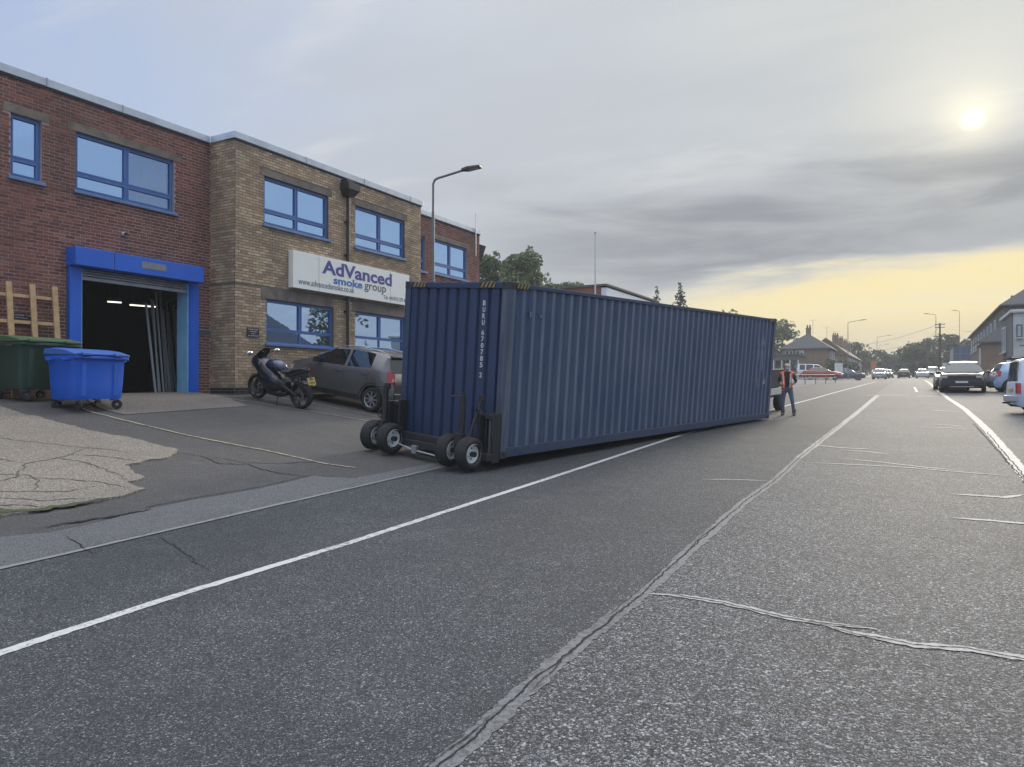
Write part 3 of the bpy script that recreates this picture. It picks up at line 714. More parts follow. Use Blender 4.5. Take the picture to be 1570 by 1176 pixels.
# --- drainpipe with hopper head
dp = MB(); dp.tube([(17.18, .11, 7.62), (17.18, .11, 1.5)], .05, 10, FT_)
for z in (6.7, 5.7, 4.0, 2.6): dp.tube([(17.18, .11, z), (17.18, .11, z+.06)], .064, 10, FT_); dp.span(17.10, 17.26, 0, .1, z+.01, z+.05, FT_)
dpo = dp.build('drainpipe', M_iron, bld, smooth=50)
hp = MB(); hp.rings([[(17.05, .01, 7.5), (17.31, .01, 7.5), (17.31, .24, 7.5), (17.05, .24, 7.5)], [(16.93, .01, 7.68), (17.43, .01, 7.68), (17.43, .36, 7.68), (16.93, .36, 7.68)], [(16.93, .01, 7.88), (17.43, .01, 7.88), (17.43, .36, 7.88), (16.93, .36, 7.88)]], True, (True, True), FT_)
hp.span(16.98, 17.28, .0, .25, 7.88, 7.98, FT_); hp.build('hopper_head', M_iron, dpo)
# aerial on the far end
ae = thing('roof_aerial', 'thin white aerial mast on the far corner of the brick building', 'aerial', (-16.05, 26.1, 7.7))
a_ = MB(); a_.tube([(0, 0, -.5), (0, 0, 1.25)], .022, 6); a_.tube([(0, .12, .7), (0, .12, 1.1)], .012, 5); a_.tube([(0, 0, .8), (0, .12, .8)], .01, 5); a_.build('mast', M_white, ae)
sb = MB(); sb.rings([[(0, 0, 7.2), (.30, 0, 7.2), (.30, .5, 7.2), (0, .5, 7.2)], [(0, 0, 7.55), (.5, 0, 7.75), (.5, .5, 7.75), (0, .5, 7.55)]], True, (True, True), bld_inv @ Matrix.Translation((-16.6, 26.51, .0)))
sb.build('rainwater_box', M_iron, bld)

# security camera over the door
sc_ = thing('security_camera', 'small white dome security camera on the red wall over the roller door', 'camera', (XR+.01, 10.66, 5.28))
MB().lathe([(0, 0), (.055, .0), (.055, .06), (0, .06)], 14, None, 0, 'x').build('mount', M_white, sc_, smooth=40)
MB().ball((.075, 0, 0), .042).build('lens', M_black, sc_, smooth=60)

# ------------------------------------------------------------------ lettering
def text_mesh(s, size=1.0, ext=.004, bold=0.0, align='LEFT'):
    c = bpy.data.curves.new('lettering', 'FONT'); c.body = s; c.size = size; c.extrude = ext; c.offset = bold; c.align_x = align; c.resolution_u = 3
    o = bpy.data.objects.new('lettering', c); col.objects.link(o)
    bpy.context.view_layer.update()
    me = bpy.data.meshes.new_from_object(o.evaluated_get(bpy.context.evaluated_depsgraph_get()))
    bpy.data.objects.remove(o); bpy.data.curves.remove(c)
    return me
def lettering(name, s, parent, M, width, height, mat, bold=0.0, ext=.003):
    """flat print fitted into width x height; M maps text x->right, y->up, z->out"""
    me = text_mesh(s, 1.0, ext, bold)
    xs = [v.co.x for v in me.vertices]; ys = [v.co.y for v in me.vertices]; x0, y0 = min(xs), min(ys); sx = width/(max(xs)-x0); sy = height/(max(ys)-y0)
    for v in me.vertices: v.co = M @ Vector(((v.co.x-x0)*sx, (v.co.y-y0)*sy, v.co.z))
    me.materials.clear(); me.materials.append(mat)
    o = bpy.data.objects.new(name, me); col.objects.link(o); o.parent = parent
    return o
def TM(x, y, z):   # text on a wall facing +X: text x -> +Y, text y -> +Z
    return Matrix(((0, 0, 1, x), (1, 0, 0, y), (0, 1, 0, z), (0, 0, 0, 1)))

sg = thing('company_sign', 'long white company sign board with blue lettering on the buff brick wall', 'sign', (XT, 17.5, 5.0))
b_ = MB(); b_.span(.02, .20, -2.65, 2.63, -.52, .51); b_.build('board', pm('sign board', (.76, .77, .72), .45, var=.25, col2=(.66, .67, .62), vsc=1.2), sg, bevel=.008)
jn = MB()
for y in (-1.65, 1.62): jn.span(.2, .203, y-.006, y+.006, -.51, .50)
jn.build('board_joint', pm('board joint', (.38, .39, .37), .6), sg)
M_sgb = pm('sign dark blue', (.030, .032, .24), .5); M_sgl = pm('sign mid blue', (.02, .12, .42), .5); M_sgk = pm('sign dark print', (.05, .05, .07), .6); M_sgg = pm('sign grey print', (.16, .16, .17), .6)
lettering('lettering', 'AdVanced', sg, TM(.204, -1.52, .02), 3.20, .40, M_sgb, .025)
lettering('lettering', 'smoke', sg, TM(.204, -1.05, -.225), 1.28, .225, M_sgl, .025)
lettering('lettering', 'group', sg, TM(.204, .33, -.30), 1.05, .255, M_sgk, .0)
lettering('lettering', 'www.advancedsmoke.co.uk', sg, TM(.204, -2.45, -.40), 2.3, .17, M_sgg, .0)
lettering('lettering', 'Tel. +44 0115 377 4000', sg, TM(.204, 1.28, -.42), 1.3, .12, M_sgg, .0)

def plaque(loc, lines, label):
    p = thing('notice_plate', label, 'sign', loc)
    MB().span(.0, .02, -.20, .20, -.12, .12).build('plate', pm('black notice plate', (.012, .013, .022), .4), p, bevel=.004)
    for i, (s, w, h) in enumerate(lines): lettering('lettering', s, p, TM(.0215, -w/2, .065-i*.056), w, h, M_white, .0, .001)
plaque((XT+.012, 13.62, 3.165), [('PLEASE PARK', .33, .028), ('REVERSED', .22, .026), ('INTO', .12, .024), ('ALL BAYS NOW', .33, .03)], 'small black notice plate on the buff wall above the motorcycle')
plaque((XR+.015, 8.42, 3.13), [('ACCESS TO', .36, .03), ('Workshop', .24, .03), ('PLEASE', .16, .024), ('KEEP CLEAR', .34, .03)], 'small black notice plate on red wall behind the timber frame')

# ------------------------------------------------------------------ things inside the workshop
def tube_light(loc, ln, ang, label):
    t = thing('fluorescent_light', label, 'light', loc, ang, 'lit tubes in the workshop')
    MB().span(-ln/2, ln/2, -.06, .06, .03, .09).build('fitting', M_grey, t); MB().tube([(-ln/2, 0, 0), (ln/2, 0, 0)], .022, 8).build('tube', M_tube, t)
    for s in (-1, 1): MB().tube([(s*ln*.35, 0, .09), (s*ln*.35, 0, .75)], .006, 4).build('hanger', M_grey, t)
tube_light((-22.0, 15.25, 4.38), .85, R(75), 'longer lit fluorescent tube hanging in the dark workshop')
tube_light((-22.3, 14.45, 4.44), .40, R(70), 'shorter lit fluorescent tube left of the longer one in workshop')
for i in range(12):
    y = 12.12+.155*i+rnd.uniform(-.03, .03); x = -17.0-.11*i; hgt = rnd.uniform(2.2, 2.75)
    lab = {3: 'pale metal strip nearer the lit tubes in the workshop stack', 5: 'pale metal strip nearer the light blue jamb in the workshop stack'}.get(i, 'thin grey metal strip leaning in the stack inside the open workshop')
    m = MB(); w = rnd.uniform(.035, .06); lean = rnd.uniform(-.12, .12)
    m.rings([[(0, -w/2, 0), (.03, -w/2, 0), (.03, w/2, 0), (0, w/2, 0)], [(-.25, -w/2+lean, hgt), (-.22, -w/2+lean, hgt), (-.22, w/2+lean, hgt), (-.25, w/2+lean, hgt)]])
    o = m.build('metal_strip', pm('pale strip', (.62, .62, .60), .5) if i in (3, 5) else pm('dull strip', (.40, .41, .41), .45), None); o.location = (x, y, 1.585)
    tag(o, lab, 'metal strip', 'pale strips in the workshop' if i in (3, 5) else 'grey strips in the workshop')
rk = thing('storage_rack', 'dark steel storage rack with shelves deep in the workshop', 'rack', (-20.6, 10.9, 1.58), R(6))
for y in (-1.1, 1.1):
    for x in (-.3, .3): MB().span(x-.03, x+.03, y-.03, y+.03, 0, 2.3).build('upright', M_grey, rk)
for z in (.3, .95, 1.6, 2.2): MB().span(-.32, .32, -1.1, 1.1, z, z+.05).build('shelf', pm('rack shelf', (.045, .04, .04), .7), rk)
for y, z, w, h, c in ((-.7, .35, .5, .4, (.05, .045, .05)), (.1, .35, .6, .3, (.04, .05, .07)), (-.5, 1.0, .4, .35, (.08, .06, .05)), (.5, 1.0, .5, .45, (.03, .035, .04)), (0, 1.65, .5, .3, (.09, .09, .085))):
    o = MB().span(-.2, .2, -w/2, w/2, 0, h).build('storage_box', pm('box %d' % int(y*10), c, .7), None, bevel=.01); o.location = (-20.6-y*.1, 10.9+y, 1.58+z)
    tag(o, {(-7): 'dim grey box on the lowest shelf of the storage rack', 1: 'dim blue box on the lowest shelf of the storage rack', (-5): 'brownish box on the second shelf of the storage rack', 5: 'tall black box on the second shelf of the storage rack', 0: 'pale box on the third shelf of the storage rack'}[int(y*10)], 'box')

# ------------------------------------------------------------------ timber frame against the wall
tf = thing('timber_frame', 'pale timber frame of uprights and rails leaning on the red wall behind the bins', 'timber frame', (-15.72, 8.55, 1.45), 0)
LN = Matrix.Rotation(R(-6), 4, 'Y')
for y in (-.43, 0.02, .47): MB().span(-.02, .02, y-.055, y+.055, 0, 2.42, LN).build('upright', M_wood, tf, bevel=.004)
for z in (.85, 1.62, 2.16): MB().span(-.045, -.021, -.95, .42, z-.035, z+.035, LN).build('rail', M_wood, tf, bevel=.004)

# ------------------------------------------------------------------ wheeled bins
def wheelie(name, label, loc, rz, w, d, h, bm_, lm_, group):
    t = thing(name, label, 'bin', loc, rz, group)      # local: front faces +x, width along y
    zb, zt = .20, h-.16
    def ring(z, k, f=0): return [(d/2*k+f, -w/2*k, z), (d/2*k+f, w/2*k, z), (-d/2*k, w/2*k, z), (-d/2*k, -w/2*k, z)]
    def rr_(z, k, r=.06):
        p = []
        for sx, sy, a0 in ((1, -1, -90), (1, 1, 0), (-1, 1, 90), (-1, -1, 180)):
            for q in (0, 30, 60, 90): p.append((sx*(d/2*k-r)+r*math.cos(R(a0+q)), sy*(w/2*k-r)+r*math.sin(R(a0+q)), z))
        return p
    b = MB(); b.rings([rr_(zb, .87), rr_(zb+.05, .90), rr_(zb+.3, .93), rr_(zt-.12, .97), rr_(zt-.1, .985), rr_(zt, 1.0)], True, (True, False))
    # shallow pressed panel lines on the front and side
    for y in (-.30, .30): b.rings([[(d/2*.895, y*w-.05, zb+.06), (d/2*.895+.016, y*w-.04, zb+.06), (d/2*.895+.016, y*w+.04, zb+.06), (d/2*.895, y*w+.05, zb+.06)], [(d/2*.968, y*w-.05, zt-.14), (d/2*.968+.012, y*w-.04, zt-.14), (d/2*.968+.012, y*w+.04, zt-.14), (d/2*.968, y*w+.05, zt-.14)]])
    b.build('body', bm_, t, smooth=35)
    rim = MB(); 
    for s in (-1, 1): rim.span(-d/2-.01, d/2+.02, s*(w/2)-.02, s*(w/2)+.035, zt-.07, zt-.005)
    rim.span(d/2-.01, d/2+.045, -w/2, w/2, zt-.06, zt-.005); rim.span(-d/2-.04, -d/2+.0, -w/2, w/2, zt-.06, zt-.005); rim.build('rim', bm_, t, bevel=.012)
    l = MB(); n = 10; prof_ = [(d/2+.05, zt+.0), (d/2+.05, zt+.035), (d/2-.05, zt+.06), (d/4, zt+.10), (0, zt+.125), (-d/4, zt+.14), (-d/2, zt+.13), (-d/2-.03, zt+.03)]
    l.rings([[(x, -w/2-.03, z) for x, z in prof_], [(x, -w/2+.08, z+.012) for x, z in prof_], [(x, w/2-.08, z+.012) for x, z in prof_], [(x, w/2+.03, z) for x, z in prof_]])
    lo_ = l.build('lid', lm_, t, bevel=.008)
    for y in (-.30, .30):
        hd = MB(); hd.span(d/2+.02, d/2+.10, y*w-.11, y*w+.11, zt+.0, zt+.055); hd.build('lid_grip', lm_, lo_, bevel=.012)
    for y in (-1, 1):
        for x in (-.28, .28):
            tr_ = MB(); tr_.tube([(x*d-.06, y*(w/2-.01), zt-.09), (x*d-.06, y*(w/2+.065), zt-.08), (x*d+.06, y*(w/2+.065), zt-.08), (x*d+.06, y*(w/2-.01), zt-.09)], .018, 8); tr_.build('lifting_bar', bm_, t, smooth=50)
    for x, y in ((-.33, -.34), (-.33, .34), (.33, -.34), (.33, .34)):
        c = MB(); a = rnd.uniform(0, 6.28); px, py = x*d, y*w; dx, dy = .05*math.cos(a), .05*math.sin(a)
        c.span(px-.05, px+.05, py-.05, py+.05, zb-.03, zb+.01); c.tube([(px, py, zb-.02), (px+dx, py+dy, .11)], .018, 6)
        co = c.build('castor', M_galv, t)
        Mw = Matrix.Translation((px+dx, py+dy, .095)) @ Matrix.Rotation(a+math.pi/2, 4, 'Z')
        MB().lathe([(.03, -.024), (.085, -.024), (.095, -.015), (.095, .015), (.085, .024), (.03, .024)], 18, Mw, 0, 'x', True).build('wheel', M_rubber, co, smooth=40)
    return t
M_binb = pm('blue bin plastic', (.010, .10, .52), .42, var=.35, col2=(.010, .08, .40), vsc=2.5); M_binbl = pm('blue lid plastic', (.035, .125, .44), .5, var=.35, col2=(.025, .09, .34), vsc=4)
M_bing = pm('green bin plastic', (.018, .048, .030), .5, var=.35, col2=(.025, .05, .035), vsc=2.5); M_bingl = pm('green lid plastic', (.055, .115, .055), .55, var=.4, col2=(.04, .085, .04), vsc=4)
wheelie('blue_bin', 'bright blue four wheeled waste bin standing in front of the green one', (-14.15, 8.62, G(-14.1, 8.6)+.005), R(7), 1.16, .74, 1.19, M_binb, M_binbl, 'wheeled waste bins')
wheelie('green_bin', 'dark green four wheeled waste bin against the red wall by timber frame', (-15.18, 8.18, G(-15.0, 8.2)+.005), R(5), 1.20, 1.0, 1.26, M_bing, M_bingl, 'wheeled waste bins')

# ------------------------------------------------------------------ the shipping container
def streaky(name, base, fade, rust=.0, rough=.42, streak=.35):
    m = bpy.data.materials.new(name); m.use_nodes = True; t = NT(m.node_tree); b = t.n['Principled BSDF']
    tc = t.new('ShaderNodeTexCoord').outputs['Object']
    s1 = t.noise(t.mapping(tc, (7, 7, .35)), 1.6, 6, .65, .2); s2 = t.noise(t.mapping(tc, (30, 30, .8)), 1.5, 4, .6); cl_ = t.noise(tc, .8, 4, .6); fn = t.noise(tc, 14, 6, .7)
    c = t.mix(t.math('MULTIPLY', t.step(s1, .40, .72), streak), (*base, 1), (*fade, 1))
    c = t.mix(t.math('MULTIPLY', t.step(cl_, .35, .7), .35), c, (*fade, 1))
    sx_ = t.new('ShaderNodeSeparateXYZ'); t.l.new(tc, sx_.inputs[0])
    low = t.math('MULTIPLY', t.step(t.math('ADD', sx_.outputs[2], t.math('MULTIPLY', t.math('SUBTRACT', fn, .5), .5)), .34, .14), t.step(fn, .45, .6))
    c = t.mix(t.math('MULTIPLY', low, .45), c, (.085, .075, .07, 1))
    c = t.mix(t.math('MULTIPLY', t.step(s2, .62, .74), streak*.5), c, (*tuple(x*1.5 for x in fade), 1))
    if rust:
        c = t.mix(t.math('MULTIPLY', t.step(t.math('ADD', t.math('MULTIPLY', fn, .6), t.math('MULTIPLY', s1, .4)), .62, .70), rust), c, (.07, .045, .032, 1))
    t.l.new(c, b.inputs['Base Color']); b.inputs['Specular IOR Level'].default_value = .5
    t.l.new(t.math('ADD', rough-.1, t.math('MULTIPLY', s1, .22)), b.inputs['Roughness'])
    bn = t.new('ShaderNodeBump'); bn.inputs['Strength'].default_value = .15; bn.inputs['Distance'].default_value = .02
    t.l.new(t.noise(tc, 2.2, 3, .5), bn.inputs['Height']); t.l.new(bn.outputs[0], b.inputs['Normal'])
    return m
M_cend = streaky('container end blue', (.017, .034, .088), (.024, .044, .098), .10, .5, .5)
M_cside = streaky('container side blue', (.030, .054, .114), (.095, .120, .156), .32, .42, .5)
M_cside_lit = streaky('lit proud rib', (.078, .110, .178), (.180, .208, .25), .30, .42, .5)  # lighter copy of the side blue: light on the proud ribs painted in
M_cframe = streaky('container frame blue', (.022, .046, .10), (.06, .08, .11), .45, .45, .5)
M_cpost = streaky('chalky corner post', (.035, .055, .095), (.14, .15, .165), .65, .6, .8)
M_cast = streaky('corner casting steel', (.020, .026, .04), (.06, .06, .06), .8, .6, .6)
ex = [(.980119, -.1771, -.0901), (.1798, .9834, .0229), (.0845, -.0386, .9957)]; o_ = (-6.0158, 10.5234, .5548)
MC = Matrix(((ex[0][0], ex[1][0], ex[2][0], o_[0]), (ex[0][1], ex[1][1], ex[2][1], o_[1]), (ex[0][2], ex[1][2], ex[2][2], o_[2]), (0, 0, 0, 1)))
CL, CW, CH = 12.19, 2.438, 2.896
ct = thing('shipping_container', 'long navy blue corrugated shipping container being wheeled off the forecourt', 'container', M=MC)
def corr(a0, a1, z0, z1, pitch, depth, out, flat=(.27, .24)):
    """trapezoidal corrugation: returns (pos, offset) samples"""
    n = max(1, round((a1-a0)/pitch)); p = (a1-a0)/n; q = []
    for i in range(n):
        a = a0+i*p; q += [(a, 0), (a+p*flat[0], 0), (a+p*(flat[0]+flat[1]), -depth), (a+p*(2*flat[0]+flat[1]), -depth)]
    q.append((a1, 0)); return q
def panel_mesh(q, place, z0, z1, proud=False):
    m = MB(); n = len(q); zs = [z0, z0+.05, z1-.05, z1]
    m.add([place(a, d if 0 < k < 3 else d, z) for k, z in enumerate(zs) for a, d in q], [(k*n+i, k*n+i+1, (k+1)*n+i+1, (k+1)*n+i) for k in range(3) for i in range(n-1)])
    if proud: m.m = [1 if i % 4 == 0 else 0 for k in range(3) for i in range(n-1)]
    return m
zr0, zr1 = .165, CH-.075
panel_mesh(corr(.13, CL-.13, 0, 0, .278, .042, 1, (.30, .17)), lambda a, d, z: (-.022+d, a, z), zr0, zr1, True).build('side_panel', [M_cside, M_cside_lit], ct, recalc=False)
panel_mesh(corr(.13, CL-.13, 0, 0, .278, .036, 1), lambda a, d, z: (-CW+.022-d, a, z), zr0, zr1).build('side_panel', M_cside, ct, recalc=False)
qe = corr(-CW+.13, -.13, 0, 0, .242, .045, 1, (.62, .10))
panel_mesh(qe, lambda a, d, z: (a, .03-d, z), zr0-.02, zr1-.03).build('end_panel', M_cend, ct, recalc=False)
dl = MB()
for k in (0, 1): dl.span(-CW+.13+k*1.09, -CW+.13+k*1.09+1.08, CL-.08, CL-.03, .17, CH-.12)
dl.span(-CW+.13, -.13, CL-.1, CL-.08, .17, CH-.12)
dl.build('door_panel', M_cend, ct)
for x in (-1.5, -1.3, -1.0, -.7): MB().tube([(x, CL-.01, .1), (x, CL-.01, CH-.1)], .017, 6).build('lock_bar', M_galv, ct)
rp_ = MB(); nr = 40
rp_.add([(x, .1+(CL-.2)*i/nr*1.0, CH-.03-(.02 if i % 2 else 0)) for i in range(nr+1) for x in (-CW+.06, -.06)], [(2*i, 2*i+1, 2*i+3, 2*i+2) for i in range(nr)]); rp_.build('roof_panel', M_cframe, ct, recalc=False)
MB().span(-CW+.05, -.05, .1, CL-.1, .10, .14).build('floor_panel', M_dark, ct)
for i in range(14): MB().span(-CW+.06, -.06, .6+i*.84, .6+i*.84+.05, .02, .10).build('cross_member', M_dark, ct)
for x in (-CW, 0):
    s = 1 if x == 0 else -1
    for y in (0, CL):
        e = 1 if y == 0 else -1
        pr_ = [(x, y+e*.005), (x, y+e*.155), (x-s*.05, y+e*.155), (x-s*.075, y+e*.07), (x-s*.14, y+e*.055), (x-s*.14, y+e*.005)]
        MB().prism(pr_, .118, CH-.118).build('corner_post', M_cpost if (x == 0) else M_cframe, ct)
        for z in (0, CH-.118):
            c = MB(); c.span(x-s*.162, x+s*.004, y-e*.004, y+e*.178, z-.002, z+.12); co = c.build('corner_casting', M_cast, ct, bevel=.008)
            hole = MB(); yy = y+e*.095; hole.tube([(x+s*.0045, yy, z+.06), (x+s*.0062, yy, z+.06)], .036, 12); hole.build('casting_hole', M_black, co, smooth=30); hole = MB(); xx = x-s*.085; hole.tube([(xx, y-e*.0045, z+.06), (xx, y-e*.0062, z+.06)], .036, 12)
            hole.build('casting_hole', M_black, co, smooth=30)
    MB().span(x-s*.06, x-s*.002, .178, CL-.178, CH-.078, CH-.012).build('top_rail', M_cframe, ct, bevel=.006)
    MB().span(x-s*.05, x-s*.004, .178, CL-.178, .012, .168).build('bottom_rail', M_cframe, ct, bevel=.006)
for y in (.002, CL-.062): 
    MB().span(-CW+.162, -.162, y, y+.06, CH-.11, CH-.012).build('top_rail', M_cend, ct, bevel=.006); MB().span(-CW+.162, -.162, y+.004, y+.06, .012, .15).build('bottom_rail', M_cframe, ct, bevel=.006)
M_hy = pm('hazard yellow', (.27, .20, .09), .6, var=.5, col2=(.25, .16, .05), vsc=8)
def hazard(o, u):
    """black and yellow striped plate: o start corner, u direction along the rail, z up"""
    m = MB(); o = Vector(o); u = Vector(u); L, h = .34, .085
    nrm = u.cross(Vector((0, 0, 1))).normalized()*.004
    hb = MB(); hb.add([tuple(o+nrm), tuple(o+u*L+nrm), tuple(o+u*L+Vector((0, 0, h))+nrm), tuple(o+Vector((0, 0, h))+nrm), tuple(o), tuple(o+u*L), tuple(o+u*L+Vector((0, 0, h))), tuple(o+Vector((0, 0, h)))], [(0, 1, 2, 3), (0, 4, 5, 1), (1, 5, 6, 2), (2, 6, 7, 3), (3, 7, 4, 0)])
    hp_ = hb.build('hazard_plate', M_black, ct)
    for k in range(4):
        a = .01+k*.085; n2 = nrm*1.4
        m.add([tuple(o+u*a+n2), tuple(o+u*(a+.042)+n2), tuple(o+u*min(a+.042+.05, L)+Vector((0, 0, h))+n2), tuple(o+u*min(a+.05, L)+Vector((0, 0, h))+n2)], [(0, 1, 2, 3)])
    m.build('stripe', M_hy, hp_, recalc=False)
hazard((-2.24, -.002, CH-.10), (1, 0, 0)); hazard((-.62, -.002, CH-.10), (1, 0, 0)); hazard((.002, .19, CH-.095), (0, 1, 0)); hazard((.002, CL-.55, CH-.095), (0, 1, 0))
# the number stencilled downwards on the end
z = 2.585
for ch in 'BURU 670785 2':
    if ch != ' ':
        lettering('lettering', ch, ct, Matrix(((1, 0, 0, -.560), (0, 0, -1, .0255), (0, 1, 0, z-.085), (0, 0, 0, 1))), .058 if ch not in '1' else .02, .085, M_white, .012, .002)
    z -= .108 if ch != ' ' else .06
# patches and stencil on the long side
pt = MB(); pt.span(-.021, -.0195, .62, .66, 2.35, 2.44); pt.span(-.021, -.0195, .9, .95, 2.36, 2.40); pt.build('stencil_patch', pm('rubbed stencil', (.16, .19, .23), .7), ct)
sc2 = MB()
for i in range(14):
    y = CL-.35-rnd.uniform(0, 1.1); zz = rnd.uniform(.9, 2.3); sc2.add([(-.018, y, zz), (-.018, y+.03, zz), (-.018, y+.012, zz+rnd.uniform(.15, .5)), (-.018, y-.01, zz+.1)], [(0, 1, 2, 3)])
sc2.build('scrape', pm('pale scrape', (.30, .31, .33), .7), ct, recalc=False)
MB().add([(-.0175, CL-.66, 1.02), (-.0175, CL-.52, 1.02), (-.0175, CL-.59, 1.16)], [(0, 1, 2)]).build('warning_label', pm('warning label', (.55, .45, .12), .6), ct, recalc=False)

# ------------------------------------------------------------------ wheeled jacks under the container's near end
dy = thing('container_dolly', 'black wheeled jacking dolly with twin tyres bolted under the near end of the container', 'dolly', M=MC)
def twin(ax, zc, lab=None):
    for i, x in enumerate((-ax, -ax-.44)):
        r, w = .268, .23
        t_ = MB().lathe([(.150, -w/2+.03), (.19, -w/2), (r-.05, -w/2-.004), (r-.015, -w/2+.02), (r, -w/2+.06), (r, w/2-.06), (r-.015, w/2-.02), (r-.05, w/2+.004), (.19, w/2), (.150, w/2-.03)], 32, Matrix.Translation((x, -.47, zc)), 0, 'x', True)
        for q in (-.06, -.02, .02, .06): t_.lathe([(r-.002, q-.006), (r+.004, q-.006), (r+.004, q+.006), (r-.002, q+.006)], 32, Matrix.Translation((x, -.47, zc)), 0, 'x', True)
        to = t_.build('tyre', M_rubber, dy, smooth=45)
        rm_ = MB().lathe([(.164, w/2-.004), (.172, w/2-.02), (.154, w/2-.03), (.142, w/2-.09), (.07, w/2-.11), (.06, w/2-.07), (.035, w/2-.06), (.0, w/2-.06)], 28, Matrix.Translation((x, -.47, zc)), 0, 'x')
        rm_.lathe([(.150, -w/2+.01), (.138, -w/2+.03), (.12, -.03), (.0, -.03)], 28, Matrix.Translation((x, -.47, zc)), 0, 'x')
        ro = rm_.build('rim', pm('white wheel rim', (.78, .78, .76), .55, var=.4, col2=(.50, .48, .45), vsc=14), to, smooth=35)
        hb = MB()
        for k in range(5): a = k*1.257; hb.tube([(x+w/2-.105, -.47+.092*math.cos(a), zc+.092*math.sin(a)), (x+w/2-.085, -.47+.092*math.cos(a), zc+.092*math.sin(a))], .011, 6)
        hb.build('wheel_bolts', M_iron, to)['kind'] = 'stuff'
def jack(xj, zc, sx):
    MB().tube([(xj+.35, -.47, zc), (xj-.35, -.47, zc)], .045, 12).build('axle', M_iron, dy, smooth=40)
    MB().span(xj-.07, xj+.07, -.53, -.41, zc-.02, zc+.30).build('axle_block', M_iron, dy, bevel=.01)
    jp = MB(); jp.tube([(xj, -.44, zc+.2), (xj, -.44, 1.02)], .052, 12); jp.tube([(xj, -.44, .98), (xj, -.44, 1.06)], .030, 8); jp.build('screw_jack', M_iron, dy, smooth=40)
    MB().tube([(xj-.26, -.44, .985), (xj+.10, -.44, .99)], .014, 8).build('jack_handle', M_iron, dy, smooth=40)
    ar = MB(); ar.tube([(xj+sx*.20, -.20, 1.0), (xj+sx*.12, -.40, .30)], .035, 8); ar.tube([(xj+sx*.20, -.20, .94), (xj+sx*.20, -.20, 1.04)], .055, 12); ar.build('lifting_arm', M_iron, dy, smooth=40)
jack(-.47, .10, 1); jack(-2.35, .10, -1)
twin(.25, .10); twin(2.13, .10)
fm = lambda: MB()
for x0, x1 in ((-.30, .0), (-CW-.06, -CW+.20)):
    f_ = MB(); f_.span(x0, x0+.05, -.26, -.02, -.04, .72); f_.span(x1-.06, x1, -.18, -.012, -.06, .76); f_.span(x0+.05, x1-.06, -.16, -.03, .64, .72); f_.span(x0+.05, x1-.06, -.10, -.02, -.04, .64); f_.build('side_frame', M_iron, dy, bevel=.008)
    for k in range(2): MB().tube([(x0+.09+k*.09, -.13, -.02), (x0+.09+k*.09, -.13, .63)], .024, 8).build('hydraulic_ram', M_grey if k else M_iron, dy, smooth=40)
    hk = MB(); hk.tube([(x0+.10, -.22, .74), (x0+.04, -.26, .80), (x0-.02, -.24, .82), (x0-.04, -.20, .78)], .012, 6); hk.build('hook', M_iron, dy, smooth=40)
MB().span(-CW-.02, .0, -.30, -.17, -.02, .10).build('cross_beam', M_iron, dy, bevel=.01)
MB().span(-CW+.3, -.75, -.25, -.19, .10, .22).build('stiffener', M_iron, dy, bevel=.01)
br = MB(); br.tube([(-1.98, -.42, .02), (-1.75, -.33, -.06), (-.75, -.33, -.10)], .016, 8); br.build('tie_rod', M_galv, dy, smooth=40)
MB().span(-1.72, -1.60, -.36, -.20, -.12, .02).build('bracket', M_galv, dy, bevel=.01)
hs = MB(); hs.tube([(-2.30, -.40, .50), (-2.42, -.52, .44), (-2.50, -.44, .56), (-2.36, -.34, .62)], .012, 6); hs.tube([(-.30, -.30, .78), (-.18, -.40, .84), (-.06, -.30, .70)], .011, 6); hs.build('hydraulic_hose', M_black, dy, smooth=50)
for o in dy.children:
    pass

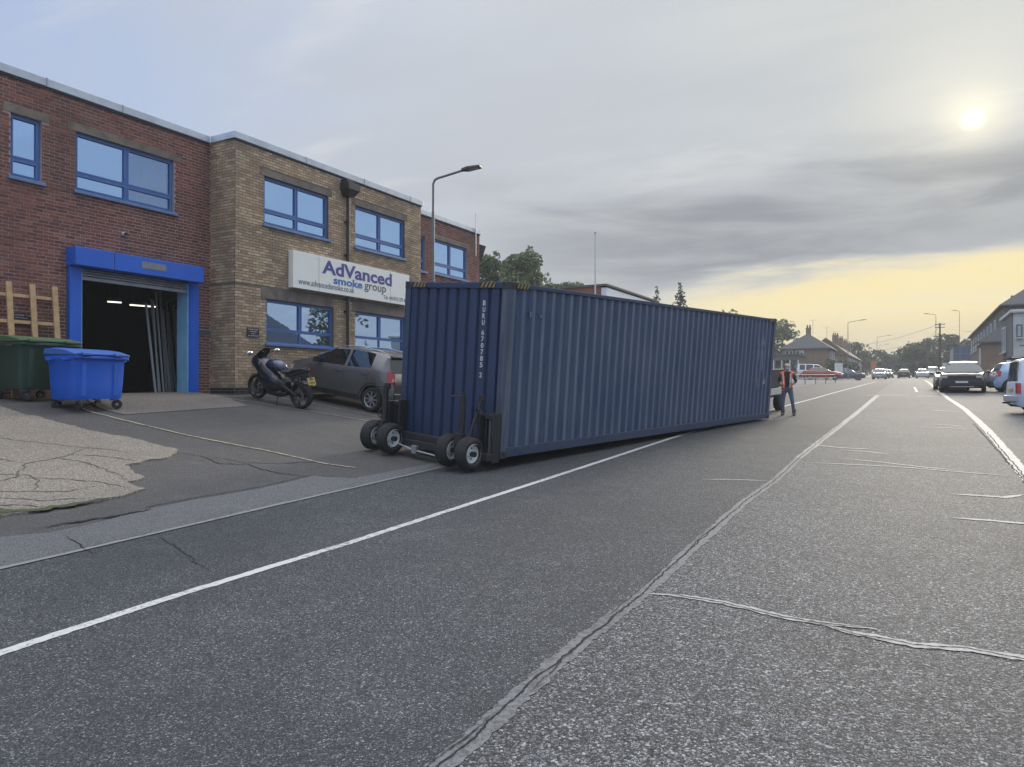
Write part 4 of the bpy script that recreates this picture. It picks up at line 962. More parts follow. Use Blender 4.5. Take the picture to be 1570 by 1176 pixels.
# ------------------------------------------------------------------ cars
def lin(pts, y):
    if y >= pts[0][0]: return pts[0][1]
    for (a, b), (c, d) in zip(pts, pts[1:]):
        if y >= c: t = (y-c)/(a-c); return d+(b-d)*t
    return pts[-1][1]
def smooth_lin(pts, y, e=.05):
    return (lin(pts, y-e)+2*lin(pts, y)+lin(pts, y+e))/4
def car(name, label, cat, M, P, paint, group=None, detail=2):
    """P: L, W, H, wb (front axle y, rear axle y), wr, top profile, beltline, roof half width, glass spans. Faces +y."""
    t = thing(name, label, cat, group=group, M=M)
    L, W = P['L'], P['W']; yf, yr = P['axles']; wr = P['wr']; ra = wr*1.16; top = P['top']; belt = P['belt']; zs = P.get('sill', .20); rw = P['roofw']
    ws, rwn = P['ws'], P.get('rw')
    H = max(z for y, z in top)
    ys = {p[0] for p in top} | {p[0] for p in belt}
    for c in (yf, yr): ys |= {c+ra*k for k in (-1.0, -.97, -.88, -.7, -.4, 0, .4, .7, .88, .97, 1.0)}
    ys |= {s_ for g in P['glass'] for s_ in g} | set(ws) | (set(rwn) if rwn else set())
    k = 26 if detail > 1 else 14
    ys |= {L/2-L*i/k for i in range(k+1)} | {L/2-.03, L/2-.08, L/2-.16, -L/2+.03, -L/2+.08, -L/2+.16}
    ys = sorted((y for y in ys if -L/2-1e-6 <= y <= L/2+1e-6), reverse=True)
    yy = [ys[0]]
    for y in ys[1:]:
        if yy[-1]-y > .012: yy.append(y)
    ys = yy
    nf, nr_ = P.get('nose', (.20, 4.5)), P.get('tail', (.13, 7))
    def hw(y):
        s, (kk, pw) = (y/(L/2), nf) if y > 0 else (-y/(L/2), nr_)
        return W/2*(1-kk*min(1, s)**pw)
    def rows(y):
        zt = lin(top, y); zb_ = min(lin(belt, y), zt-.025); w = hw(y); e = min(1, max(0, (L/2-abs(y))/.12))
        z0 = zs+.10*(1-e); H0 = zb_-z0; g = max(0, zt-zb_); gm = H-lin(belt, y)
        kf = min(1, g/max(.1, gm)); xr = w*.93+(rw-w*.93)*kf
        r = [(w*.80, z0-.02), (w*.955, z0), (w*.992, z0+.13*min(1, H0/.5)), (w*1.0, z0+H0*.52), (w*.985, z0+H0*.82), (w*.955, z0+H0*.95), (w*.925, zb_),
             (xr+(w*.925-xr)*.06, zb_+g*.88), (xr*.93, zb_+g*.975), (xr*.55, zt-.004), (0, zt+.008)]
        for c in (yf, yr):
            if abs(y-c) < ra:
                za = wr+math.sqrt(max(0, ra*ra-(y-c)**2))
                r = [(x, max(z, za)) if i < 6 else (x, z) for i, (x, z) in enumerate(r)]
        return r
    def side_x(y, z):
        r = rows(y)[1:8]
        for (x0, z0), (x1, z1) in zip(r, r[1:]):
            if z0 <= z <= z1 and z1 > z0: return x0+(x1-x0)*(z-z0)/(z1-z0)
        return r[-1][0] if z > r[-1][1] else r[0][0]
    body, glassm = MB(), {}
    RW = [rows(y) for y in ys]; nj = len(RW[0])
    for sgn in (1, -1):
        vs_ = [(sgn*x, y, z) for y, r in zip(ys, RW) for x, z in r]; fb = []
        for i in range(len(ys)-1):
            ym = (ys[i]+ys[i+1])/2
            for j in range(nj-1):
                f = (i*nj+j, i*nj+j+1, (i+1)*nj+j+1, (i+1)*nj+j); key = None
                if j == 6:
                    for gi, (a, b) in enumerate(P['glass']):
                        if b < ym < a: key = ('side_window', sgn, gi)
                if j >= 7 and ws[1] < ym < ws[0]: key = ('windscreen', 0, 0)
                if rwn and j >= 7 and rwn[1] < ym < rwn[0]: key = ('rear_window', 0, 0)
                if key: glassm.setdefault(key, []).append([vs_[q] for q in f])
                else: fb.append(f)
        body.add(vs_, fb)
        for e in (0, len(ys)-1): pass
    for e in (0, len(ys)-1):
        y = ys[e]; r = RW[e]; body.add([(x, y, z) for x, z in r]+[(-x, y, z) for x, z in reversed(r[:-1])], [tuple(range(2*nj-1))])
    body.build('body', paint, t, smooth=32, weld=True)
    for (nm, a, b), fs in glassm.items():
        g = MB()
        for f in fs: g.add(f, [(0, 1, 2, 3)])
        go = g.build(nm, P.get('glassm', M_carglass), t, smooth=40, weld=True)
    # underside, wheel wells
    u = MB(); u.span(-W/2*.80, W/2*.80, -L/2+.15, L/2-.15, zs-.02, zs+.05)
    for c in (yf, yr): u.span(-W/2*.86, W/2*.86, c-ra*1.0, c+ra*1.0, wr*.9, wr+ra*.96)
    u.build('underbody', M_black, t)
    def patch(nm, pts_y, pts_z, mat, off=.006, sides=(1, -1), ny=5, nz=4, shear=0, th=.0):
        for sg_ in sides:
            m = MB(); vs_ = []
            for i in range(ny+1):
                for j in range(nz+1):
                    z = pts_z[0]+(pts_z[1]-pts_z[0])*j/nz; y = pts_y[0]+(pts_y[1]-pts_y[0])*i/ny+shear*(j/nz)
                    y = max(-L/2+.002, min(L/2-.002, y)); vs_.append((sg_*(side_x(y, z)+off), y+(off if y > 0 else -off), z))
            m.add(vs_, [(i*(nz+1)+j, i*(nz+1)+j+1, (i+1)*(nz+1)+j+1, (i+1)*(nz+1)+j) for i in range(ny) for j in range(nz)])
            m.build(nm, mat, t, smooth=50, recalc=False)
    # wheels
    spokes = P.get('spokes', 8)
    base = None
    for sgn in (1, -1):
        for c in (yf, yr):
            Mw = Matrix.Translation((sgn*(W/2-.105), c, wr)) @ Matrix.Rotation(0 if sgn > 0 else math.pi, 4, 'Z')
            if base is None:
                w_ = .185
                tm = MB().lathe([(wr*.66, -w_/2), (wr*.9, -w_/2-.003), (wr*.97, -w_/2+.02), (wr, -w_/2+.05), (wr, w_/2-.05), (wr*.97, w_/2-.02), (wr*.9, w_/2+.003), (wr*.66, w_/2-.01)], 28, None, 0, 'x', True)
                to = tm.build('wheel', M_rubber, t, smooth=40); base = to
                rmm = MB(); rmm.lathe([(wr*.68, w_/2-.005), (wr*.64, w_/2-.012), (wr*.62, w_/2-.06)], 28, None, 0, 'x')
                for k in range(spokes):
                    a = 2*math.pi*k/spokes; Mr = Matrix.Rotation(a, 4, 'X'); rmm.span(w_/2-.035, w_/2-.014, -wr*.055, wr*.055, wr*.10, wr*.64, Mr)
                rmm.lathe([(0, w_/2-.01), (wr*.16, w_/2-.012), (wr*.18, w_/2-.05)], 12, None, 0, 'x')
                ri = rmm.build('rim', P.get('rimm', pm('alloy wheel', (.42, .42, .43), .35, .7)), to, smooth=30)
                dk = MB().lathe([(0, w_/2-.07), (wr*.62, w_/2-.07)], 20, None, 0, 'x').build('brake_disc', M_black, to)
                to.matrix_local = Mw
            else:
                c2 = copy_tree(base, t); c2.matrix_local = Mw
    if P.get('clad'):
        for sgn in (1, -1):
            for c in (yf, yr):
                m = MB(); n = 16; vs_ = []
                for i in range(n+1):
                    a = math.pi*(-.03+1.06*i/n)
                    for rr2 in (ra*.985, ra*1.16):
                        y, z = c+rr2*math.cos(a), wr+rr2*math.sin(a); vs_.append((sgn*(side_x(y, max(z, zs+.15))+.012), y, z))
                m.add(vs_, [(2*i, 2*i+1, 2*i+3, 2*i+2) for i in range(n)]); m.build('arch_trim', P['clad'], t, smooth=40, recalc=False)
            ym = [yf-ra*1.1+(yr-yf+2.2*ra)*i/10 for i in range(11)]
            MB().add([(sgn*(side_x(y, z)+.012), y, z) for y in ym for z in (zs+.02, zs+.14)], [(2*i, 2*i+1, 2*i+3, 2*i+2) for i in range(10)]).build('sill_trim', P['clad'], t, recalc=False)
    for s_ in P.get('seams', ()):     # door gaps
        for sgn in (1, -1):
            m = MB(); zz = [zs+.16+(lin(belt, s_)-zs-.18)*i/8 for i in range(9)]
            m.add([(sgn*(side_x(s_, z)+.0025), s_+d, z) for z in zz for d in (-.005, .005)], [(2*i, 2*i+1, 2*i+3, 2*i+2) for i in range(8)]); m.build('door_gap', M_black, t, recalc=False)
    for y_, z_ in P.get('handles', ()):
        for sgn in (1, -1):
            x = side_x(y_, z_); MB().span(sgn*(x-.005), sgn*(x+.028), y_-.09, y_+.09, z_-.014, z_+.014).build('door_handle', P.get('handlem', paint), t, bevel=.006)
    if detail:
        for sgn in (1, -1):
            y = ws[0]-.30; z = lin(belt, y)+.05
            MB().rings([[(sgn*(W/2*.90), y, z-.02), (sgn*(W/2*.90), y-.07, z-.02), (sgn*(W/2*.90), y-.07, z+.05), (sgn*(W/2*.90), y, z+.05)], [(sgn*(W/2+.07), y+.05, z-.05), (sgn*(W/2+.07), y-.09, z-.05), (sgn*(W/2+.07), y-.09, z+.10), (sgn*(W/2+.07), y+.03, z+.09)], [(sgn*(W/2+.17), y+.01, z-.03), (sgn*(W/2+.17), y-.06, z-.03), (sgn*(W/2+.17), y-.06, z+.09), (sgn*(W/2+.17), y-.01, z+.08)]]).build('door_mirror', P.get('mirrorm', paint), t, bevel=.01)
    for nm, a in P.get('patches', ()): patch(nm, **a)
    for nm, (c, s_), mat in P.get('boxes', ()): MB().box(c, s_).build(nm, mat, t, bevel=min(s_)*.2)
    return t, side_x

M_red_l = pm('red lamp', (.36, .010, .014), .2, coat=.5); M_lamp = pm('headlamp glass', (.50, .52, .54), .12, .3); M_plw = pm('white number plate', (.55, .56, .56), .5); M_ply = pm('yellow number plate', (.46, .34, .09), .5)
def paint(name, c, rough=.36, coat=.25, metal=.0): return pm(name, c, rough, metal, coat=coat)
P_grey = paint('graphite paint', (.115, .112, .112), .28, .7, .3)
hatchP = dict(L=3.60, W=1.60, axles=(1.20, -1.20), wr=.295, roofw=.55, sill=.21,
    top=[(1.8, .70), (1.75, .82), (1.60, .91), (1.0, 1.03), (.92, 1.06), (.27, 1.40), (.05, 1.445), (-.4, 1.475), (-.9, 1.465), (-1.35, 1.415), (-1.47, 1.385), (-1.66, .99), (-1.73, .93), (-1.79, .72), (-1.8, .52)],
    belt=[(1.8, .66), (1.0, .97), (.2, .985), (-.6, 1.01), (-1.2, 1.05), (-1.8, 1.03)], ws=(.93, .20), rw=(-1.48, -1.665), glass=[(.72, -.22), (-.30, -1.05)],
    seams=(.86, -.26, -1.02), handles=((-.08, .86), (-.90, .89)), spokes=8, clad=pm('arch plastic', (.022, .022, .023), .7), mirrorm=M_black, nose=(.24, 4), tail=(.14, 7),
    patches=[('tail_light', dict(pts_y=(-1.60, -1.79), pts_z=(.74, 1.02), mat=M_red_l, off=.010, shear=.05)), ('reverse_light', dict(pts_y=(-1.72, -1.788), pts_z=(.80, .88), mat=M_lamp, off=.014)), ('headlight', dict(pts_y=(1.58, 1.77), pts_z=(.66, .80), mat=M_lamp, off=.006))],
    boxes=[('rear_bumper', ((0, -1.79, .38), (1.30, .06, .26)), pm('bumper plastic', (.03, .03, .031), .6)), ('number_plate', ((0, -1.815, .56), (.52, .012, .11)), M_ply), ('bumper_trim', ((0, -1.80, .50), (1.34, .05, .03)), M_chrome)])
MH = Matrix.Translation((-12.93, 14.92, 0)) @ Matrix.Rotation(R(90), 4, 'Z')
zA, zB_ = G(-14.13, 14.9), G(-11.73, 14.9)
MH = Matrix.Translation((-12.93, 14.92, (zA+zB_)/2)) @ Matrix.Rotation(R(90), 4, 'Z') @ Matrix.Rotation(math.atan2(zA-zB_, 2.4), 4, 'X')
hb_, sx_ = car('hatchback_car', 'dark grey small hatchback parked nose to the buff brick wall beside the motorcycle', 'car', MH, hatchP, P_grey)
rr1 = MB()
for s in (-1, 1): rr1.tube([(s*.50, .15, 1.44), (s*.51, .0, 1.475), (s*.52, -.5, 1.515), (s*.50, -1.15, 1.475), (s*.49, -1.25, 1.43)], .014, 6)
rr1.build('roof_rail', M_galv, hb_, smooth=50)
wp = MB(); wp.tube([(0, -1.63, 1.03), (.28, -1.60, 1.10)], .012, 6); wp.build('rear_wiper', M_black, hb_)
sp_ = MB(); sp_.rings([[(-.50, -1.40, 1.40), (-.50, -1.56, 1.385), (-.50, -1.56, 1.365), (-.50, -1.40, 1.36)], [(.50, -1.40, 1.40), (.50, -1.56, 1.385), (.50, -1.56, 1.365), (.50, -1.40, 1.36)]]); sp_.build('spoiler', P_grey, hb_)

suvP = dict(L=4.75, W=1.98, axles=(1.42, -1.42), wr=.38, roofw=.66, sill=.30,
    top=[(2.37, .80), (2.33, 1.02), (2.2, 1.10), (1.2, 1.17), (1.05, 1.20), (.45, 1.68), (.25, 1.76), (-.5, 1.82), (-1.6, 1.80), (-2.15, 1.74), (-2.32, 1.16), (-2.37, .8)],
    belt=[(2.37, .78), (1.1, 1.10), (-1.0, 1.14), (-2.37, 1.16)], ws=(1.08, .40), rw=(-2.16, -2.32), glass=[(.80, -.15), (-.25, -1.10), (-1.2, -1.95)], seams=(1.0, -.2, -1.15), handles=((0, 1.02), (-.95, 1.02)), spokes=5,
    nose=(.10, 7), tail=(.10, 8), mirrorm=M_black,
    patches=[('headlight', dict(pts_y=(2.16, 2.368), pts_z=(.82, .985), mat=M_lamp, off=.010))],
    boxes=[('grille', ((0, 2.375, .90), (1.18, .05, .20)), M_black), ('bumper', ((0, 2.37, .56), (1.72, .12, .30)), M_black), ('skid_plate', ((0, 2.37, .37), (1.0, .10, .05)), M_galv), ('number_plate', ((0, 2.44, .64), (.52, .012, .11)), M_plw), ('headlight', ((.66, 2.36, .93), (.34, .05, .11)), M_lamp), ('headlight', ((-.66, 2.36, .93), (.34, .05, .11)), M_lamp), ('roof_rail', ((.62, -.6, 1.85), (.04, 2.0, .04)), M_black), ('roof_rail', ((-.62, -.6, 1.85), (.04, 2.0, .04)), M_black)])
P_black = paint('black paint', (.014, .014, .015), .42, .12); P_white = paint('white car paint', (.55, .56, .57), .3); P_silver = paint('silver paint', (.32, .33, .34), .3, .5, .4); P_lblue = paint('pale blue paint', (.26, .36, .50), .3, .5, .2); P_redc = paint('red car paint', (.30, .03, .03), .3); P_navy = paint('slate blue paint', (.09, .12, .17), .3, .5, .3); P_dgreen = paint('dark car paint', (.03, .035, .04), .3)
def onroad(x, y, heading, dz=0):
    """heading: angle of the car's nose from +Y, counter-clockwise"""
    d = Vector((-math.sin(heading), math.cos(heading))); z0, z1 = G(x-d.x*1.3, y-d.y*1.3), G(x+d.x*1.3, y+d.y*1.3)
    return Matrix.Translation((x, y, (z0+z1)/2+dz)) @ Matrix.Rotation(heading, 4, 'Z') @ Matrix.Rotation(math.atan2(z1-z0, 2.6), 4, 'X')
car('off_road_car', 'black off road car facing up the kerb line on the right of the road', 'car', onroad(2.0, 44.0, R(176)) @ Matrix.Diagonal((1, 1, .84, 1)), suvP, P_black)
vanP = dict(L=4.15, W=1.75, axles=(1.30, -1.38), wr=.31, roofw=.70, sill=.24,
    top=[(2.07, .72), (2.0, .90), (1.8, 1.0), (1.25, 1.12), (1.1, 1.17), (.5, 1.68), (.3, 1.76), (-.5, 1.82), (-1.7, 1.81), (-1.94, 1.76), (-1.975, 1.70), (-2.02, 1.06), (-2.05, .95), (-2.07, .5)],
    belt=[(2.07, .70), (1.2, 1.04), (0, 1.08), (-2.07, 1.08)], ws=(1.12, .45), rw=(-1.97, -2.03), glass=[(.75, -.10), (-.22, -1.0), (-1.12, -1.74)], seams=(.85, -.16, -1.06), handles=((-.02, 1.0), (-.4, 1.0)), spokes=6, nose=(.18, 5), tail=(.05, 10),
    patches=[('tail_light', dict(pts_y=(-1.94, -2.066), pts_z=(.66, 1.0), mat=M_red_l, off=.010)), ('headlight', dict(pts_y=(1.75, 2.04), pts_z=(.72, .90), mat=M_lamp, off=.008))],
    boxes=[('rear_bumper', ((0, -2.06, .50), (1.70, .14, .20)), pm('grey bumper', (.30, .32, .36), .5)), ('tow_bar', ((0, -2.18, .36), (.06, .20, .06)), M_black), ('number_plate', ((0, -2.085, .78), (.52, .012, .11)), M_ply), ('roof_bar', ((.60, -.6, 1.86), (.04, 2.2, .04)), M_black), ('roof_bar', ((-.60, -.6, 1.86), (.04, 2.2, .04)), M_black)])
car('small_van', 'pale blue car van with roof bars cut by the right edge of the photo', 'van', onroad(4.50, 26.9, R(-86)) @ Matrix.Diagonal((1, 1, .91, 1)), vanP, paint('off white paint', (.42, .48, .58), .35, .2))
smallP = dict(hatchP); smallP.update(L=3.75, wr=.29, clad=None, spokes=7)
car('hatchback_car', 'pale blue hatchback parked between the black off road car and small van', 'car', onroad(4.95, 43.8, R(-80)), {**smallP}, P_lblue)
oldP = dict(L=4.3, W=1.72, axles=(1.35, -1.30), wr=.30, roofw=.56, sill=.22,
    top=[(2.15, .62), (2.1, .76), (1.9, .86), (.95, .98), (.85, 1.0), (.2, 1.36), (0, 1.41), (-.7, 1.42), (-1.15, 1.36), (-1.65, 1.02), (-2.05, .98), (-2.13, .8), (-2.15, .55)],
    belt=[(2.15, .60), (.9, .93), (-1.6, .97), (-2.15, .95)], ws=(.88, .15), rw=(-1.18, -1.66), glass=[(.65, -.2), (-.3, -1.1)], seams=(.8, -.25), handles=(), spokes=6, nose=(.16, 6), tail=(.12, 7),
    patches=[('headlight', dict(pts_y=(1.92, 2.13), pts_z=(.62, .76), mat=M_lamp, off=.008)), ('tail_light', dict(pts_y=(-2.0, -2.14), pts_z=(.72, .88), mat=M_red_l, off=.008))],
    boxes=[('grille', ((0, 2.14, .68), (.9, .04, .10)), M_black), ('number_plate', ((0, 2.17, .46), (.52, .012, .11)), M_plw), ('number_plate', ((0, -2.165, .62), (.52, .012, .11)), M_ply)])
car('saloon_car', 'dark saloon tucked behind the black off road car by the kerb line', 'car', onroad(1.62, 48.2, R(178)) @ Matrix.Diagonal((1, 1, .86, 1)), {**oldP, 'mirrorm': M_black}, P_dgreen, detail=1)
car('saloon_car', 'red saloon parked across the pavement in front of the hipped roof house', 'car', onroad(-9.6, 91.0, R(-82)), {**oldP}, P_redc, detail=1)
car('saloon_car', 'slate blue saloon parked right of the red one beside the street lamp', 'car', onroad(-8.2, 105.5, R(-75)), {**oldP}, P_navy, detail=1)
car('saloon_car', 'silver saloon driving towards the container on the left of the far road', 'car', onroad(-4.6, 112.0, R(180)), {**oldP}, P_silver, detail=1)
car('saloon_car', 'black saloon in the middle of the far road', 'car', onroad(-1.95, 131.0, R(0)), {**oldP}, P_black, detail=1)
car('saloon_car', 'white saloon at the far end of the right kerb line', 'car', onroad(.55, 127.0, R(180)), {**oldP}, P_white, detail=1)
car('saloon_car', 'dark saloon close behind the silver one on the far road', 'car', onroad(-4.7, 128.0, R(180)), {**oldP}, P_dgreen, detail=1)
car('saloon_car', 'slate blue saloon last in the left queue on the far road', 'car', onroad(-4.6, 142.0, R(180)), {**oldP}, P_navy, detail=1)
car('small_van', 'silver van parked behind the white saloon on the far right', 'van', onroad(2.1, 140.0, R(180)), {**vanP}, P_silver, detail=1)
car('small_van', 'white van parked behind the red saloon by the shops', 'van', onroad(-10.9, 95.5, R(-85)), {**vanP}, P_white, detail=1)

# ------------------------------------------------------------------ motorcycle (faces +y in its own frame, leaning on its stand)
bx, by = -13.52, 12.92; z0, z1 = G(-14.25, by), G(-12.80, by)
MBk = Matrix.Translation((bx, by, (z0+z1)/2)) @ Matrix.Rotation(R(91), 4, 'Z') @ Matrix.Rotation(math.atan2(z0-z1, 1.45), 4, 'X') @ Matrix.Rotation(R(-7), 4, 'Y')
bk = thing('motorcycle', 'dark navy sports motorcycle on its side stand against the buff brick wall', 'motorcycle', M=MBk)
M_bikeb = paint('dark navy bike paint', (.009, .011, .020), .28, .4); M_bikeb2 = paint('blue tank paint', (.016, .028, .075), .22, .6); M_eng = pm('engine casting', (.03, .03, .032), .5, .5)
def bwheel(y, r, w, disc):
    tm = MB(); pr_ = [(r*.80, -w*.42), (r*.90, -w*.5), (r*.97, -w*.36), (r, -w*.12), (r, w*.12), (r*.97, w*.36), (r*.90, w*.5), (r*.80, w*.42)]
    wo = tm.lathe(pr_, 36, Matrix.Translation((0, y, r)), 0, 'x', True).build('wheel', M_rubber, bk, smooth=45)
    rm_ = MB(); Mt = Matrix.Translation((0, y, r)); rm_.lathe([(r*.81, -w*.40), (r*.76, -w*.30), (r*.74, 0), (r*.76, w*.30), (r*.81, w*.40)], 36, Mt, 0, 'x')
    for k in range(5):
        for s in (-.12, .12): rm_.tube([tuple(Mt @ Vector((0, r*.16*math.cos(k*1.2566), r*.16*math.sin(k*1.2566)))), tuple(Mt @ Vector((0, r*.76*math.cos(k*1.2566+s), r*.76*math.sin(k*1.2566+s))))], .011, 5)
    rm_.tube([(-.06, y, r), (.06, y, r)], .045, 10); rm_.build('rim', pm('bike rim', (.05, .05, .052), .35, .6), wo, smooth=40)
    dm = MB()
    for s in disc: dm.lathe([(r*.28, s-.003), (r*.50, s-.003), (r*.50, s+.003), (r*.28, s+.003)], 24, Mt, 0, 'x', True)
    dm.build('brake_disc', M_chrome if False else pm('brake disc', (.25, .25, .25), .35, .9), wo)
bwheel(.72, .30, .12, (-.075, .075)); bwheel(-.73, .315, .18, (-.08,))
def brings(nm, spec, mat, n=14, par=bk, pw=2.4):
    """spec: (y, zc, half height, half width) sections"""
    rs = []
    for y, zc, hh, ww in spec:
        r = []
        for k in range(n):
            a = 2*math.pi*k/n; c, s = math.cos(a), math.sin(a)
            r.append((ww*math.copysign(abs(c)**(2/pw), c), y, zc+hh*math.copysign(abs(s)**(2/pw), s)))
        rs.append(r)
    return MB().rings(rs).build(nm, mat, par, smooth=50)
brings('fairing', [(.86, .90, .05, .06), (.78, .92, .14, .16), (.62, .92, .19, .22), (.46, .82, .24, .24), (.28, .66, .27, .23), (.08, .56, .22, .19), (-.06, .52, .16, .16)], M_bikeb)
brings('belly_pan', [(.42, .42, .10, .12), (.20, .30, .13, .17), (-.15, .27, .10, .16), (-.32, .30, .05, .10)], M_bikeb)
brings('fuel_tank', [(.36, .88, .06, .12), (.26, .93, .11, .18), (.10, .95, .13, .19), (-.06, .91, .12, .16), (-.18, .84, .08, .10)], M_bikeb2)
brings('side_fairing', [(.56, .62, .16, .17), (.40, .54, .24, .225), (.16, .50, .26, .235), (-.04, .50, .22, .22), (-.16, .48, .12, .17)], M_bikeb)
brings('engine_block', [(.24, .52, .14, .17), (.0, .48, .18, .20), (-.22, .46, .15, .18), (-.32, .48, .09, .14)], M_eng, pw=4)
brings('seat', [(-.10, .83, .04, .10), (-.25, .80, .045, .15), (-.42, .82, .045, .14), (-.50, .88, .05, .12), (-.78, .95, .035, .10), (-.86, .96, .02, .07)], M_black)
brings('tail_fairing', [(-.30, .74, .05, .12), (-.50, .78, .07, .13), (-.75, .88, .06, .11), (-.95, .95, .035, .06), (-.99, .965, .02, .04)], M_bikeb)
MB().add([(-.18, .68, 1.02), (.18, .68, 1.02), (.20, .56, 1.14), (-.20, .56, 1.14), (.15, .46, 1.25), (-.15, .46, 1.25), (0, .74, 1.03), (0, .62, 1.16), (0, .49, 1.28)], [(0, 6, 7, 3), (6, 1, 2, 7), (3, 7, 8, 5), (7, 2, 4, 8)]).build('windscreen', pm('smoked screen', (.010, .011, .013), .12), bk, smooth=60, recalc=False)
for s in (-1, 1):
    MB().tube([(s*.10, .72, .30), (s*.10, .47, .92)], [.030, .027], 10).build('fork_leg', pm('fork alloy', (.10, .10, .11), .35, .8), bk, smooth=50)
    MB().tube([(s*.10, .46, .95), (s*.30, .38, .97), (s*.37, .30, .95)], .016, 8).build('handlebar', M_black, bk, smooth=50)
    mm = MB(); mm.tube([(s*.14, .58, 1.06), (s*.26, .60, 1.13), (s*.36, .55, 1.17)], .010, 6); mo_ = mm.build('mirror_stalk', M_black, bk, smooth=50)
    MB().ball((s*.42, .54, 1.18), (.085, .022, .052), 12, 7).build('mirror', pm('mirror glass', (.80, .82, .84), .08, .9), mo_, smooth=60)
    MB().tube([(s*.13, -.20, .50), (s*.15, -.73, .315)], [.045, .03], 8).build('swingarm', M_eng, bk, smooth=50)
    MB().tube([(s*.14, -.22, .34), (s*.23, -.20, .34)], .016, 6).build('footpeg', pm('peg alloy', (.4, .4, .4), .4, .8), bk)
    MB().tube([(s*.12, -.55, .58), (s*.17, -.60, .56)], .03, 8).build('pillion_bracket', pm('peg alloy', (.4, .4, .4), .4, .8), bk)
fd = MB(); n = 12; fd.add([(x, .72+.318*math.cos(a), .30+.318*math.sin(a)) for a in [R(50+95*i/n) for i in range(n+1)] for x in (-.07, 0, .07)], [(3*i+j, 3*i+j+1, 3*i+j+4, 3*i+j+3) for i in range(n) for j in (0, 1)]); fd.build('front_mudguard', M_bikeb, bk, smooth=60, recalc=False)
fd = MB(); fd.add([(x, -.73+.345*math.cos(a), .315+.345*math.sin(a)) for a in [R(30+90*i/n) for i in range(n+1)] for x in (-.09, 0, .09)], [(3*i+j, 3*i+j+1, 3*i+j+4, 3*i+j+3) for i in range(n) for j in (0, 1)]); fd.build('rear_hugger', M_black, bk, smooth=60, recalc=False)
MB().tube([(.10, .30, .36), (.14, -.05, .22), (.17, -.40, .30), (.19, -.92, .60)], [.025, .03, .05, .055], 10).build('exhaust', pm('exhaust steel', (.35, .35, .36), .3, .9), bk, smooth=50)
MB().tube([(-.12, -.12, .26), (-.27, -.20, .02)], .014, 6).build('side_stand', M_black, bk)
np_ = thing('number_plate_holder', None, None); bpy.data.objects.remove(np_)
Mp = Matrix.Translation((0, -1.03, .70)) @ Matrix.Rotation(R(-25), 4, 'X')
pl = MB().span(-.115, .115, -.006, .006, -.09, .09, Mp).build('number_plate', M_ply, bk)
MB().tube([(0, -.88, .88), (0, -1.01, .76)], .018, 6).build('plate_bracket', M_black, bk)
for s in (-1, 1):
    for q in range(2): MB().span(-.09+q*.02 if False else -.085, .085, -.0085, -.007, .015-.075*(s > 0)+.0, .06-.075*(s > 0), Mp).build('plate_characters', M_ply, pl) if False else None
for i, s in enumerate(('YB07', 'FKN')):
    lettering('lettering', s, pl, Mp @ Matrix(((1, 0, 0, -.085), (0, 0, -1, -.0065), (0, 1, 0, .015-.085*i), (0, 0, 0, 1))), .17, .06, M_black, .02, .001)
MB().span(-.05, .05, -.995, -.975, .93, .965).build('tail_light', M_red_l, bk, bevel=.006)
MB().box((0, .845, .87), (.09, .02, .06)).build('headlight', M_lamp, bk, bevel=.008)

